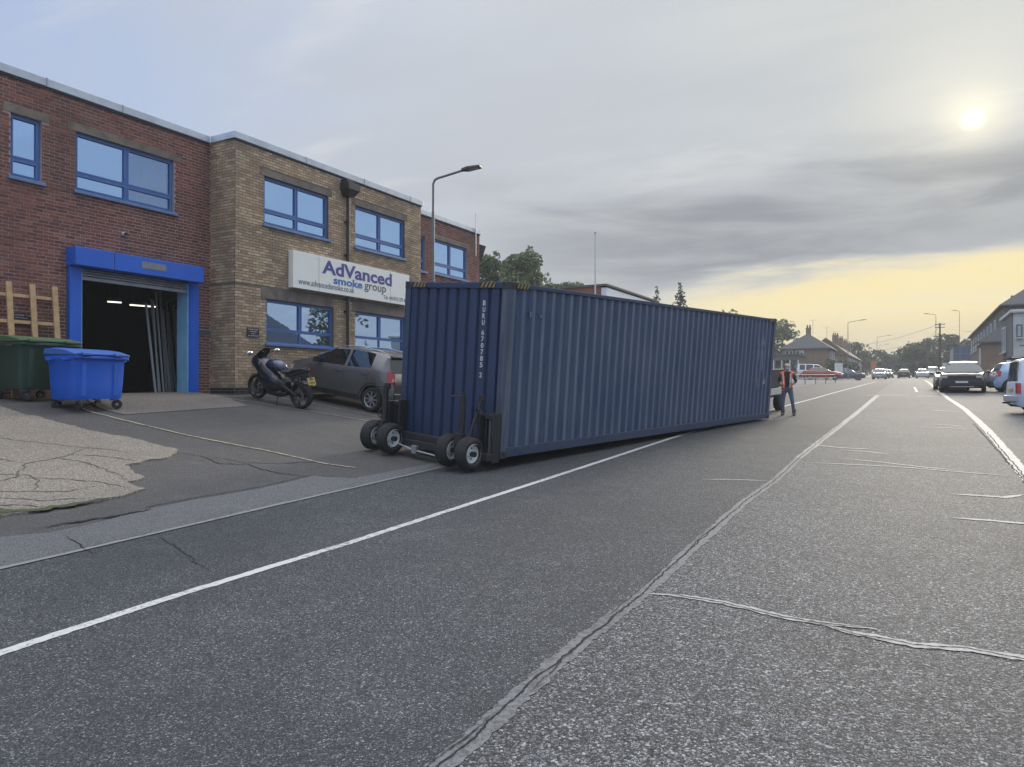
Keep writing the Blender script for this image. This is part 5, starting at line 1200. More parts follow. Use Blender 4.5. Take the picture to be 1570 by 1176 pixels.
# ------------------------------------------------------------------ person in an orange vest
def person(loc, rz, sc_):
    V = [(0, .0, .96, .140), (0, -.01, 1.10, .135), (0, -.005, 1.30, .150), (0, .01, 1.47, .095), (0, 0, 1.555, .056), (0, -.015, 1.65, .086), (0, -.005, 1.735, .074),
         (-.10, 0, .88, .098), (-.135, -.03, .50, .066), (-.145, .02, .10, .052), (.10, 0, .88, .098), (.165, -.035, .50, .066), (.215, .02, .10, .052),
         (-.185, .01, 1.43, .066), (-.285, .05, 1.17, .050), (-.19, -.17, 1.06, .037), (-.145, -.235, 1.05, .036),
         (.185, .01, 1.43, .066), (.29, .05, 1.17, .050), (.215, -.16, 1.09, .037), (.175, -.23, 1.085, .036)]
    E_ = [(0, 1), (1, 2), (2, 3), (3, 4), (4, 5), (5, 6), (0, 7), (7, 8), (8, 9), (0, 10), (10, 11), (11, 12), (3, 13), (13, 14), (14, 15), (15, 16), (3, 17), (17, 18), (18, 19), (19, 20)]
    me = bpy.data.meshes.new('body'); me.from_pydata([v[:3] for v in V], E_, [])
    o = bpy.data.objects.new('body', me); col.objects.link(o)
    mo_ = o.modifiers.new('skin', 'SKIN'); o.modifiers.new('sub', 'SUBSURF').levels = 2; o.modifiers['sub'].render_levels = 2
    if not me.skin_vertices: 
        bpy.context.view_layer.objects.active = o; bpy.ops.mesh.customdata_skin_add()
    for i, sv in enumerate(me.skin_vertices[0].data): sv.radius = (V[i][3], V[i][3]*(.78 if i in (0, 1, 2, 3) else 1)); sv.use_root = (i == 0)
    bpy.context.view_layer.update()
    m2 = bpy.data.meshes.new_from_object(o.evaluated_get(bpy.context.evaluated_depsgraph_get()))
    bpy.data.objects.remove(o)
    skin, jean, jump = pm('ruddy skin', (.42, .22, .17), .6), pm('blue jeans', (.085, .12, .165), .9, var=.6, col2=(.13, .17, .22), vsc=14), pm('charcoal jumper', (.022, .024, .028), .95)
    boot, vest, hair = pm('brown boots', (.085, .058, .042), .8, var=.5, vsc=20), pm('orange vest', (.80, .13, .055), .75), pm('grey hair', (.45, .42, .40), .9)
    for m in (skin, jean, jump): m2.materials.append(m)
    for p in m2.polygons:
        c = p.center; p.use_smooth = True
        if c.z > 1.515 and abs(c.x) < .13: p.material_index = 0
        elif c.y < -.16 and c.z > .95 and c.z < 1.2: p.material_index = 0
        elif c.z < .985: p.material_index = 1
        else: p.material_index = 2
    t = thing('person', 'person in open orange vest, dark jumper and jeans standing at the far container end', 'person', loc, rz)
    t.scale = (sc_,)*3
    b = bpy.data.objects.new('body', m2); col.objects.link(b); b.parent = t
    # vest: the torso surface pushed outwards, open down the front
    vm = MB(); seen = {}
    for p in m2.polygons:
        c = p.center
        if .93 < c.z < 1.50 and abs(c.x) < .205 and c.y > -.19 and not (c.y < -.03 and -.065-.03*(c.z-1.0) < c.x < .100+.02*(c.z-1.0)) and not (abs(c.x) > .17 and c.z < 1.25 and c.y > .1):
            vs_ = []
            for vi in p.vertices:
                v = m2.vertices[vi]; vs_.append(tuple(v.co+v.normal*.018))
            vm.add(vs_, [tuple(range(len(vs_)))])
    # loose lower skirts of the vest
    for s in (-1,):
        pts = [(s*.075, -.135), (s*.125, -.125), (s*.165, -.06), (s*.165, .04), (s*.11, .11)]
        vm.rings([[(x*1.08, y*1.08, .84) for x, y in pts], [(x, y, 1.12) for x, y in pts]], False, (False, False))
    vm.build('vest', vest, t, smooth=70, weld=True, recalc=False)
    for s in (-1, 1):
        MB().rings([[(s*.10-.022, -.158, .96), (s*.10+.022, -.158, .96), (s*.10+.022, -.150, .96), (s*.10-.022, -.150, .96)], [(s*.125-.022, -.135, 1.44), (s*.125+.022, -.135, 1.44), (s*.125+.022, -.125, 1.44), (s*.125-.022, -.125, 1.44)]]).build('reflective_band', pm('reflective tape', (.62, .62, .60), .35), t)
    for x, dx, y in ((-.145, -.01, .02), (.215, .055, .02)):
        k = MB(); sec = [(.075, .045, .0), (.03, .05, .01), (-.08, .052, .0), (-.17, .045, .0), (-.205, .03, .0)]
        rs = []
        for i, (yo, w, _) in enumerate(sec):
            h = (.10, .11, .085, .065, .035)[i]; cx_ = x+dx*(-yo*3.5)
            rs.append([(cx_+w*math.cos(a), y+yo, max(0, .002+h/2+h/2*math.sin(a))) for a in [2*math.pi*q/10 for q in range(10)]])
        k.rings(rs); k.tube([(x, y+.01, .08), (x, y+.005, .22)], .062, 10); k.build('boot', boot, t, smooth=50)
    # fingers and thumbs, curled in front of the waist
    for wx, wy, wz, s in ((-.145, -.235, 1.05, 1), (.175, -.23, 1.085, -1)):
        h = MB()
        for q, ln in enumerate((.050, .058, .055, .042)):
            z_ = wz+.030-.020*q; h.tube([(wx, wy-.005, z_), (wx+s*.018, wy-.035, z_), (wx+s*(.018+ln*.7), wy-.045, z_-.004), (wx+s*(.020+ln), wy-.025, z_-.006)], [.011, .0105, .009, .007], 6)
        h.tube([(wx-s*.005, wy+.01, wz+.03), (wx+s*.02, wy-.015, wz+.058), (wx+s*.045, wy-.03, wz+.052)], [.013, .011, .008], 6); h.build('hand', skin, t, smooth=60)
    hd = MB(); hd.ball((0, .012, 1.715), (.086, .092, .072), 14, 9); hd.build('hair', hair, t, smooth=70)
    fc_ = MB(); fc_.rings([[(-.012, -.098, 1.675), (.012, -.098, 1.675), (.018, -.095, 1.635), (-.018, -.095, 1.635)], [(-.004, -.108, 1.67), (.004, -.108, 1.67), (.010, -.124, 1.64), (-.010, -.124, 1.64)]]); fc_.build('nose', skin, t, smooth=60)
    MB().ball((0, -.075, 1.600), (.058, .035, .040), 12, 7).build('beard', hair, t, smooth=60)
    for s in (-1, 1):
        MB().ball((s*.034, -.094, 1.675), (.011, .006, .007), 8, 5).build('eye', M_black, t, smooth=60); MB().ball((s*.088, -.005, 1.655), (.012, .022, .032), 8, 6).build('ear', skin, t, smooth=60)
    MB().ball((0, -.108, 1.607), (.022, .006, .005), 8, 5).build('mouth', pm('lips', (.30, .12, .10), .6), t)
    return t
person((-3.59, 24.39, G(-3.59, 24.39)), R(4), .905)

# ------------------------------------------------------------------ tow tractor past the far end of the container
tt = thing('tow_tractor', 'dark tow tractor with cream cab half hidden past the far end of the container', 'tractor', M=onroad(-5.02, 25.7, R(-7)))
def bxp(nm, c, s, m, bev=.02): return MB().box(c, s).build(nm, m, tt, bevel=bev)
M_tk = pm('tractor charcoal', (.028, .030, .032), .5); M_tr = pm('tractor red', (.38, .03, .03), .45); M_cream = pm('tractor cream', (.55, .53, .46), .5)
bxp('chassis', (0, .1, .62), (1.30, 3.2, .30), M_tk); bxp('bonnet', (0, 1.0, 1.02), (1.1, 1.3, .55), M_tk, .05); bxp('rear_body', (0, -.75, .98), (1.62, 1.25, .82), M_tk, .04)
bxp('red_panel', (0, -.75, 1.46), (1.58, 1.2, .14), M_tr); bxp('cab_roof', (0, -.45, 2.02), (1.35, 1.5, .10), M_cream, .03)
for s in (-1, 1):
    for y in (-1.1, .25): MB().tube([(s*.62, y, 1.5), (s*.60, y, 2.0)], .035, 8).build('cab_pillar', M_cream, tt)
    MB().span(s*.60-.008, s*.60+.008, -1.05, .2, 1.55, 1.97).build('cab_window', M_carglass, tt)
    for y in (-.95, 1.15):
        MB().lathe([(.10, -.11), (.22, -.12), (.26, -.09), (.27, -.04), (.27, .04), (.26, .09), (.22, .12), (.10, .11)], 24, Matrix.Translation((s*.66, y, .27)), 0, 'x', True).build('wheel', M_rubber, tt, smooth=40)
    bxp('skirt', (s*.79, .0, .68), (.06, 2.3, .22), M_cream, .01); bxp('side_panel', (s*.80, .2, 1.12), (.05, 2.2, .60), M_tk, .01)
    bxp('tail_lamp', (s*.6, -1.39, 1.15), (.14, .03, .10), M_red_l, .006)
bxp('bumper', (0, -1.42, .52), (1.66, .12, .16), M_cream); bxp('rear_window', (0, -1.12, 1.76), (1.15, .02, .40), M_carglass, .004)
MB().tube([(0, -1.35, .45), (0, -2.3, .42)], .05, 8).build('tow_bar', M_iron, tt)

# ------------------------------------------------------------------ street lamps and poles
M_pole = pm('lamp column grey', (.17, .18, .185), .5, .3, var=.4, col2=(.11, .115, .12), vsc=3)
def lamp(label, x, y, h, arm, ang=0, head=1.0, dark=False):
    t = thing('street_lamp', label, 'street lamp', (x, y, G(x, y)-.05), R(ang), 'street lamps along the road')
    MB().tube([(0, 0, 0), (0, 0, 1.25), (0, 0, 1.3)], [.075, .075, .055], 12).build('base', M_pole, t, smooth=40)
    MB().tube([(0, 0, 1.3), (0, 0, h-.9)], [.052, .040], 12).build('column', M_pole, t, smooth=40)
    MB().tube([(0, 0, h-.9), (0, 0, h-.16), (.04, 0, h-.05), (.14, 0, h), (.30, 0, h+.03), (arm, 0, h+.03+arm*.14)], .032, 10).build('arm', M_pole, t, smooth=50)
    z = h+.03+arm*.14; hd = MB(); L = .62*head
    hd.rings([[(arm-.06, -.05, z-.03), (arm-.06, .05, z-.03), (arm-.06, .05, z+.04), (arm-.06, -.05, z+.04)], [(arm+.12, -.14, z-.02), (arm+.12, .14, z-.02), (arm+.12, .13, z+.06), (arm+.12, -.13, z+.06)], [(arm+L, -.12, z+.03), (arm+L, .12, z+.03), (arm+L, .10, z+.085), (arm+L, -.10, z+.085)]])
    ho = hd.build('lantern', pm('lantern dark grey', (.035, .037, .04), .5), t, bevel=.012)
    MB().add([(arm+.14, -.11, z-.022), (arm+.14, .11, z-.022), (arm+L-.06, .10, z+.022), (arm+L-.06, -.10, z+.022)], [(0, 1, 2, 3)]).build('lens', pm('lamp lens', (.30, .31, .30), .3), ho, recalc=False)
    return t
lamp('grey street lamp rising behind the container in front of the brick building', -11.5, 16.5, 6.27, .88, 12, .78)
lamp('grey street lamp beside the slate blue saloon and hipped roof house', -7.9, 104, 7.4, 1.6, 20)
lamp('thin grey street lamp beside the orange road sign', -7.0, 160, 7.9, 2.0, 25)
lamp('farthest street lamp against the hazy trees left of the road', -8.5, 205, 8.2, 1.8, 25)
lamp('tall street lamp with its arm over the right kerb', 2.35, 128, 9.6, 1.0, 180)
lamp('distant street lamp above the blue panelled building', 6.3, 150, 11.6, .5, 180)
ms = thing('flag_mast', 'plain slim pale mast standing behind the container', 'mast', (-15.3, 37.2, G(-15.3, 37.2)))
MB().tube([(0, 0, 0), (0, 0, 4), (0, 0, 8.45)], [.06, .05, .028], 10).build('pole', pm('mast white', (.45, .46, .47), .5), ms, smooth=40); MB().ball((0, 0, 8.5), .06).build('finial', M_galv, ms, smooth=60)
M_tpole = pm('creosoted pole', (.06, .045, .035), .9, var=.4, vsc=6)
tp = []
for lab, x, y, h in (('nearer dark wooden telegraph pole right of the road', 3.0, 134, 8.6), ('farther dark wooden telegraph pole left of the nearer one', 1.6, 168, 7.8)):
    t = thing('telegraph_pole', lab, 'telegraph pole', (x, y, G(x, y)), 0, 'telegraph poles')
    MB().tube([(0, 0, 0), (0, 0, h)], [.16, .11], 8).build('pole', M_tpole, t, smooth=40)
    for z in (h-.25, h-.7): MB().span(-.7, .7, -.05, .05, z, z+.1).build('crossarm', M_tpole, t)
    for q in range(4): MB().tube([(-.6+.4*q, 0, h-.15), (-.6+.4*q, 0, h)], .05, 6).build('insulator', M_white, t)
    tp.append(Vector((x, y, G(x, y)+h-.1)))
def wire(a, b, sag, lab):
    m = MB(); m.tube([tuple(a.lerp(b, i/14)+Vector((0, 0, -sag*4*(i/14)*(1-i/14)))) for i in range(15)], .02, 4); o = m.build('overhead_wire', M_black); tag(o, lab, 'wire', 'overhead wires')
wire(tp[0], tp[1], .5, 'overhead wire strung between the two telegraph poles')
wire(tp[0], Vector((-13.0, 150, 9.4)), .8, 'overhead wire from the nearer telegraph pole to the terrace on the left')
wire(tp[0], Vector((7.0, 110, 9.0)), .6, 'overhead wire from the nearer telegraph pole to the long building on the right')
wire(tp[1], Vector((-12.5, 170, 9.0)), .7, 'overhead wire from the farther telegraph pole across to the left terrace')

# ------------------------------------------------------------------ trees
def leafmat(name, c1, c2, c3):
    m = bpy.data.materials.new(name); m.use_nodes = True; t = NT(m.node_tree); t.n.clear(); out = t.new('ShaderNodeOutputMaterial')
    rv = t.new('ShaderNodeNewGeometry').outputs['Random Per Island']
    c = t.ramp(rv, [(0, c1), (.5, c2), (1, c3)])
    d = t.new('ShaderNodeBsdfDiffuse'); tr = t.new('ShaderNodeBsdfTranslucent'); gl_ = t.new('ShaderNodeBsdfGlossy'); gl_.inputs['Roughness'].default_value = .45
    t.l.new(c, d.inputs[0]); t.l.new(c, tr.inputs[0])
    a = t.new('ShaderNodeMixShader'); a.inputs[0].default_value = .35; t.l.new(d.outputs[0], a.inputs[1]); t.l.new(tr.outputs[0], a.inputs[2])
    b = t.new('ShaderNodeMixShader'); b.inputs[0].default_value = .05; t.l.new(a.outputs[0], b.inputs[1]); t.l.new(gl_.outputs[0], b.inputs[2])
    t.l.new(b.outputs[0], out.inputs[0]); return m
L_mid = leafmat('mid green leaves', (.065, .100, .048), (.115, .155, .070), (.190, .215, .100)); L_dark = leafmat('dark green leaves', (.024, .042, .022), (.042, .066, .034), (.075, .100, .048)); L_con = leafmat('conifer needles', (.014, .028, .018), (.026, .044, .026), (.045, .066, .036))
M_bark = pm('bark', (.07, .055, .042), .95, var=.5, vsc=8)
def tree(name, lab, x, y, h, r, seed, n=3500, ls=.22, mat=None, conifer=False, z0=None, trunk=.28, group=None, low=.18):
    rr = random.Random(seed); t = thing(name, lab, 'tree', (x, y, (G(x, y) if z0 is None else z0)-.1), 0, group)
    m = MB(); lm = MB()
    if conifer:
        m.tube([(0, 0, 0), (rr.uniform(-.1, .1), 0, h*.6), (0, 0, h)], [trunk*.7, trunk*.4, .02], 7)
        clumps = []
        for i in range(34):
            f = .12+.88*i/33; a = i*2.4; q = r*(1-f)*rr.uniform(.7, 1.15)+.08; clumps.append((math.cos(a)*q*.6, math.sin(a)*q*.6, h*f, q*.55+.12, h*.035))
    else:
        th = h*rr.uniform(.28, .38); m.tube([(0, 0, 0), (rr.uniform(-.1, .1), rr.uniform(-.1, .1), th*.6), (0, 0, th), (rr.uniform(-.3, .3), rr.uniform(-.3, .3), h*.72)], [trunk, trunk*.8, trunk*.65, .05], 8)
        clumps = []
        for i in range(26):
            a = rr.uniform(0, 6.283); f = rr.random(); zz = h*(low+(.97-low)*f**.8); env = r*math.sqrt(max(.05, 1-((zz/h-.52)/.52)**2)); q = env*math.sqrt(rr.random())*.85
            cr_ = r*rr.uniform(.20, .40); c = (math.cos(a)*q, math.sin(a)*q, min(zz, h-cr_*.6)); clumps.append((*c, cr_, cr_*.75))
            if i < 9: m.tube([(0, 0, th*rr.uniform(.7, 1)), (c[0]*.5, c[1]*.5, (th+c[2])*.5), c], [trunk*.4, trunk*.22, .03], 5)
        for i in range(10):      # stray sprays that break the outline
            a = rr.uniform(0, 6.283); zz = h*rr.uniform(.45, 1.0); env = r*math.sqrt(max(.05, 1-((zz/h-.52)/.52)**2)); clumps.append((math.cos(a)*env*1.0, math.sin(a)*env, zz+.03*h, r*.10, r*.16))
    tot = sum(c[3]**2 for c in clumps)
    for cx_, cy_, cz_, cr_, ch_ in clumps:
        k = max(6, int(n*cr_**2/tot))
        for _ in range(k):
            while True:
                d = Vector((rr.uniform(-1, 1), rr.uniform(-1, 1), rr.uniform(-1, 1)))
                if .05 < d.length < 1: break
            d = d.normalized()*(d.length**.45); p = Vector((cx_+d.x*cr_, cy_+d.y*cr_, cz_+d.z*ch_)); s = ls*rr.uniform(.6, 1.35)
            u = Vector((rr.uniform(-1, 1), rr.uniform(-1, 1), rr.uniform(-.7, .7))).normalized(); v = u.cross(Vector((rr.uniform(-1, 1), rr.uniform(-1, 1), rr.uniform(-1, 1)))).normalized()
            lm.add([tuple(p-u*s), tuple(p+v*s*.55), tuple(p+u*s), tuple(p-v*s*.55)], [(0, 1, 2, 3)])
    m.build('trunk', M_bark, t, smooth=50); lm.build('crown', mat or L_mid, t, recalc=False)
    return t
tree('broadleaf_tree', 'tall leafy tree directly beside the right end of the brick building', -27.1, 49.2, 10.0, 3.1, 11, 17000, .13, L_mid)
tree('broadleaf_tree', 'slightly lower leafy tree right of the tallest one behind the container', -27.9, 53.3, 9.0, 3.0, 12, 15000, .13, L_mid)
tree('broadleaf_tree', 'low leafy tree ending beside the white fronted building', -25.3, 54.6, 8.1, 3.3, 13, 15000, .13, L_mid)
tree('broadleaf_tree', 'leafy tree at the back, half hidden by the brick building', -28.7, 48.0, 10.0, 3.2, 14, 15000, .14, L_mid)
tree('conifer_tree', 'bigger pointed conifer showing over the container', -22.6, 79.0, 10.4, 3.1, 15, 5200, .19, L_con, True)
tree('conifer_tree', 'small pointed conifer tip beside the white fronted building', -25.2, 79.0, 10.0, 2.0, 16, 2600, .18, L_con, True)
tree('broadleaf_tree', 'sparse small tree showing just over the container top', -18.6, 84.0, 8.0, 1.3, 17, 300, .16, L_mid)
tree('broadleaf_tree', 'grey green tree behind the shops left of the hipped roof house', -20.6, 130.0, 9.5, 3.6, 18, 3000, .26, L_mid)
tree('broadleaf_tree', 'sprawling tree behind the shops near the container edge', -22.0, 122.0, 7.4, 3.2, 118, 2500, .26, L_mid)
for i, (x, y, h, r, lab) in enumerate([(-.9, 176, 7.0, 3.0, 'dark tree nearest the road at the left of the dark clump'), (2.0, 182, 8.2, 3.6, 'dark broad tree behind the telegraph poles'), (4.9, 174, 8.6, 3.2, 'dark tree left of the blue panelled building'), (8.4, 186, 8.0, 3.4, 'dark tree behind the blue panelled building'), (-3.6, 214, 6.4, 3.2, 'hazy tree in the gap at the far end of the road'), (-8.0, 206, 7.0, 3.6, 'hazy round tree left of the gap at the road end'), (-13.2, 196, 8.4, 4.0, 'bluish tall tree behind the orange road sign'), (-17.5, 205, 8.0, 4.0, 'bluish tree behind the terrace end')]):
    tree('broadleaf_tree', lab, x, y, h, r, 30+i, 2600, .30, L_dark)
hg = thing('garden_hedge', 'dark clipped garden hedge between the hipped roof house and the road', 'hedge', (-9.9, 122, G(-9.9, 122)), R(-4))
hm = MB(); rr = random.Random(5)
for _ in range(3200):
    p = Vector((rr.uniform(-1.1, 1.1), rr.uniform(-9, 9), rr.uniform(0, 1)**.7*2.6)); 
    p.z *= 1-.15*math.sin(p.y*.9)**2; s = rr.uniform(.12, .28); u = Vector((rr.uniform(-1, 1), rr.uniform(-1, 1), rr.uniform(-1, 1))).normalized(); v = u.cross(Vector((rr.uniform(-1, 1), rr.uniform(-1, 1), rr.uniform(-1, 1)))).normalized()
    hm.add([tuple(p-u*s), tuple(p+v*s*.6), tuple(p+u*s), tuple(p-v*s*.6)], [(0, 1, 2, 3)])
hm.build('foliage', L_dark, hg, recalc=False)
ts = MB()
for q in range(-4, 5): ts.tube([(0, q*2, 0), (rr.uniform(-.2, .2), q*2, 1.2), (0, q*2+.3, 2.2)], [.08, .05, .02], 5)
ts.build('stems', M_bark, hg)['kind'] = 'stuff'
# far wood that closes the view
fw = MB(); rr = random.Random(9)
for i in range(120):
    x = -75+150*i/119+rr.uniform(-1, 1); y = 250+rr.uniform(-12, 25)+abs(x)*.1; h = rr.uniform(6.5, 9.5)+(1.5 if abs(x+15) > 25 else 0); r = rr.uniform(2.4, 4.2); z = prof(y)
    for _ in range(130):
        d = Vector((rr.gauss(0, .45), rr.gauss(0, .45), rr.gauss(0, .36))); p = Vector((x+d.x*r, y+d.y*r, z+max(.1, h*.52+d.z*h*.62))); s = rr.uniform(.35, .75)
        u = Vector((rr.uniform(-1, 1), rr.uniform(-1, 1), rr.uniform(-1, 1))).normalized(); v = u.cross(Vector((rr.uniform(-1, 1), rr.uniform(-1, 1), rr.uniform(-1, 1)))).normalized()
        fw.add([tuple(p-u*s), tuple(p+v*s*.6), tuple(p+u*s), tuple(p-v*s*.6)], [(0, 1, 2, 3)])
o = fw.build('woods', L_mid, recalc=False); tag(o, kind='stuff')

# ------------------------------------------------------------------ other buildings
M_brown = brick_mat('tan house brick', [(.22, .15, .10), (.26, .18, .115), (.19, .125, .085), (.29, .205, .14)], (.14, .10, .075), .3)
M_roof = pm('slate roof', (.055, .055, .062), .8, var=.5, vsc=3, col2=(.075, .07, .068)); M_roofb = pm('brown tile roof', (.095, .065, .05), .85, var=.5, vsc=3, col2=(.07, .05, .042))
M_upvc = pm('white window frame', (.60, .61, .62), .4); M_wallr = pm('house wall', (.23, .165, .115), .95, var=.6, vsc=1.2, col2=(.17, .12, .085), bump=.3, bsc=30)
M_hglass = glass('house glass', (.55, .66, .74), .45, (.04, .05, .055), 0)
# long low building with white fascia behind the container
fb = thing('flat_roofed_building', 'flat roofed brick building with a white fascia showing over the container', 'building', (-16.6, 42, 1.5))
MB().span(-2.9, -.30, .0, 10.2, -.3, 6.42).build('wall', M_red, fb); MB().span(-.30, 0, .02, 10.2, -.3, 4.2).build('wall', M_red, fb)
fp = MB()
for k in range(7): MB().span(-.29, .06, .02+k*1.457, .02+k*1.457+1.447, 4.2, 6.32).build('fascia_panel', pm('white cladding', (.60, .63, .66), .5), fb)
MB().span(-3.0, .12, -.08, 10.3, 6.42, 6.54).build('roof', pm('felt edge', (.10, .08, .07), .8), fb)
F2 = frame_m((0.0, 0, 0), (0, 1, 0), (1, 0, 0))
for a in (1.2, 5.2): window(fb, F2 @ Matrix.Translation((0, .14, 0)), a, a+2.6, 1.4, 3.0, gl=M_glass)

def shell(par, poly, z0, z1, mat, nm='wall'):
    return MB().prism(poly, z0, z1).build(nm, mat, par)
def hip(par, x0, x1, y0, y1, ze, zr, mat, ov=.35, ra=None, rb_=None, ridge='x', gable=False, nm='roof'):
    """hipped (or gabled) roof over a rectangle: ridge along the named axis"""
    x0 -= ov; x1 += ov; y0 -= ov; y1 += ov; th = .14
    if ridge == 'y':
        xm = (x0+x1)/2 if ra is None else ra; d = 0 if gable else (x1-x0)/2*.9
        a, b = (xm, y0+d, zr), (xm, y1-d, zr)
        f = [(0, 1, 5), (0, 5, 6, 3) if False else (3, 0, 5, 6)[0:4], (1, 2, 6, 5), (2, 3, 6)]
    else:
        ym = (y0+y1)/2; d = 0 if gable else (y1-y0)/2*.9; a, b = (x0+d, ym, zr), (x1-d, ym, zr)
        f = None
    m = MB(); lo = [(x0, y0, ze), (x1, y0, ze), (x1, y1, ze), (x0, y1, ze)]
    vs_ = lo+[tuple((p[0], p[1], p[2]-th)) for p in lo]+[a, b]
    if ridge == 'y': fs = [(0, 1, 8), (1, 2, 9, 8), (2, 3, 9), (3, 0, 8, 9)]
    else: fs = [(0, 1, 9, 8), (1, 2, 9), (2, 3, 8, 9), (3, 0, 8)]
    fs += [(0, 4, 5, 1), (1, 5, 6, 2), (2, 6, 7, 3), (3, 7, 4, 0), (4, 7, 6, 5)]
    m.add(vs_, fs); return m.build(nm, mat, par)
def chimney(par, x, y, z0, z1, w=.7, pots=2):
    c = MB(); c.span(x-w/2, x+w/2, y-.25, y+.25, z0, z1); c.span(x-w/2-.05, x+w/2+.05, y-.30, y+.30, z1-.16, z1-.04); co = c.build('chimney', M_wallr, par)
    for q in range(pots): MB().lathe([(.10, 0), (.12, .05), (.09, .42), (.10, .45), (.0, .45)], 10, Matrix.Translation((x-w/2+.2+q*.36, y, z1))).build('chimney_pot', M_roofb, co, smooth=40)
def aerial(par, x, y, z0, h):
    m = MB(); m.tube([(x, y, z0), (x, y, z0+h)], .02, 5); m.tube([(x-.5, y, z0+h), (x+.6, y, z0+h)], .015, 4)
    for q in range(6): m.tube([(x-.45+q*.2, y-.25, z0+h), (x-.45+q*.2, y+.25, z0+h)], .01, 4)
    m.build('aerial', M_iron, par)
# hipped roof house
zg = 3.05
h1 = thing('hipped_roof_house', 'tan brick house with dark hipped roof and chimney beyond the container end', 'house', (-14.9, 119, zg))
MB().span(-3.3, 3.3, 0, 8.5, -.6, 4.6).build('wall', M_wallr, h1); hip(h1, -3.3, 3.3, 0, 8.5, 4.65, 7.1, M_roof, .4, ridge='y'); chimney(h1, .0, 3.6, 6.6, 8.0); aerial(h1, .6, 4.0, 7.0, 2.2)
FH = frame_m((0, 0, 0), (1, 0, 0), (0, -1, 0)); FHs = frame_m((3.3, 0, 0), (0, 1, 0), (1, 0, 0))
for a in (-2.9, -1.35): window(h1, FH @ Matrix.Translation((0, .14, 0)), a, a+1.15, 3.2, 4.35, (.5,), .3, M_hglass, M_upvc, slm=M_upvc)
for a in (1.0, 3.6, 6.2): window(h1, FHs @ Matrix.Translation((0, .14, 0)), a, a+1.3, 3.1, 4.3, (.5,), .3, M_hglass, M_upvc, slm=M_upvc); window(h1, FHs @ Matrix.Translation((0, .14, 0)), a, a+1.3, .6, 2.1, (.5,), .3, M_hglass, M_upvc, slm=M_upvc)
# parade of shops in front of it
sh = thing('shop_parade', 'low flat roofed shop front with pale pillars left of the hipped roof house', 'shop', (-17.2, 111, G(-14, 111)))
MB().span(-3.2, 2.4, .4, 6.5, -.4, 3.1).build('wall', M_wallr, sh); MB().span(-3.4, 2.6, -.5, 6.6, 3.1, 3.36).build('roof', M_roof, sh); MB().span(-3.3, 2.5, -.35, .4, 2.55, 3.1).build('fascia', pm('shop fascia', (.10, .10, .105), .6), sh)
for k in range(6): MB().span(-3.2+k*1.1, -3.06+k*1.1, -.3, -.16, -.1, 2.55).build('pillar', M_upvc, sh)
for k in range(5): MB().span(-3.0+k*1.1, -2.2+k*1.1, .36, .40, .5, 2.4).build('shop_window', M_hglass, sh)
# terrace beyond
tz = 3.25
h2 = thing('terraced_houses', 'brown brick terrace with tiled gable roof and row of chimneys beyond the hedge', 'house', (-15.0, 148, tz))
MB().span(-3.6, 3.6, 0, 40, -.6, 4.5).build('wall', M_wallr, h2); gb = MB(); gb.rings([[(-3.6, 0, 4.5), (3.6, 0, 4.5), (0, 0, 7.6)], [(-3.6, .3, 4.5), (3.6, .3, 4.5), (0, .3, 7.6)]]); gb.build('gable', M_wallr, h2)
hip(h2, -3.6, 3.6, 0, 40, 4.6, 7.8, M_roofb, .3, ridge='y', gable=True)
for q in range(4): chimney(h2, 1.2, 5+q*9.5, 6.2, 8.5, 1.1, 3)
aerial(h2, 0, 2, 7.5, 2.4); aerial(h2, .6, 9, 7.5, 2.0)
FH2 = frame_m((3.6, 0, 0), (0, 1, 0), (1, 0, 0))
for q in range(8): window(h2, FH2 @ Matrix.Translation((0, .14, 0)), 1.5+q*4.8, 3.2+q*4.8, 2.9, 4.1, (.5,), .3, M_hglass, M_upvc, slm=M_upvc)
# long three storey building on the right
tb = thing('long_brick_building', 'long grey brown three storey building with dark roof on the right', 'building', (7.0, 82, G(7, 82)))
M_gb = pm('grey brown brick', (.125, .115, .105), .95, var=.5, vsc=.8, col2=(.09, .082, .075), bump=.3, bsc=25)
MB().span(0, 6.5, 0, 51, -.8, 6.9).build('wall', M_gb, tb); hip(tb, 0, 6.5, 0, 51, 7.0, 8.75, M_roof, .4, ra=1.9, ridge='y')
FT2 = frame_m((0, 0, 0), (0, 1, 0), (-1, 0, 0))
for q in range(9):
    for z in (1.0, 4.4): window(tb, FT2 @ Matrix.Translation((0, .14, 0)), 8+q*4.8, 9.9+q*4.8, z, z+1.9, (.5,), .3, M_hglass, M_upvc, slm=M_upvc)
for q in range(4): MB().tube([(1.9, 14+q*8, 8.5), (1.9, 14+q*8, 9.3)], .12, 8).build('roof_vent', M_roofb, tb)
# single storey brick extension in front of it
ext = thing('brick_extension', 'single storey tan brick outbuilding with slate lean-to roof before the long building', 'building', (4.8, 76, G(4.8, 76)))
MB().span(0, 2.2, 0, 5.5, -.5, 3.3).build('wall', M_wallr, ext)
MB().rings([[(-.3, -.3, 3.3), (-.3, 5.8, 3.3), (-.3, 5.8, 3.42), (-.3, -.3, 3.42)], [(2.19, 1.4, 5.2), (2.19, 5.8, 5.2), (2.19, 5.8, 5.32), (2.19, 1.4, 5.32)]]).build('roof', M_roof, ext)
MB().rings([[(-.3, -.3, 3.3), (2.3, -.3, 3.3), (2.3, -.3, 3.42), (-.3, -.3, 3.42)], [(2.19, 1.4, 5.2), (2.3, 1.4, 5.2), (2.3, 1.4, 5.32), (2.19, 1.4, 5.32)]]).build('roof', M_roof, ext)
MB().span(1.82, 2.12, -.02, .06, 1.0, 3.0).build('window', M_upvc, ext); MB().span(-.04, .02, .5, 1.5, .9, 2.9).build('window', M_upvc, ext)
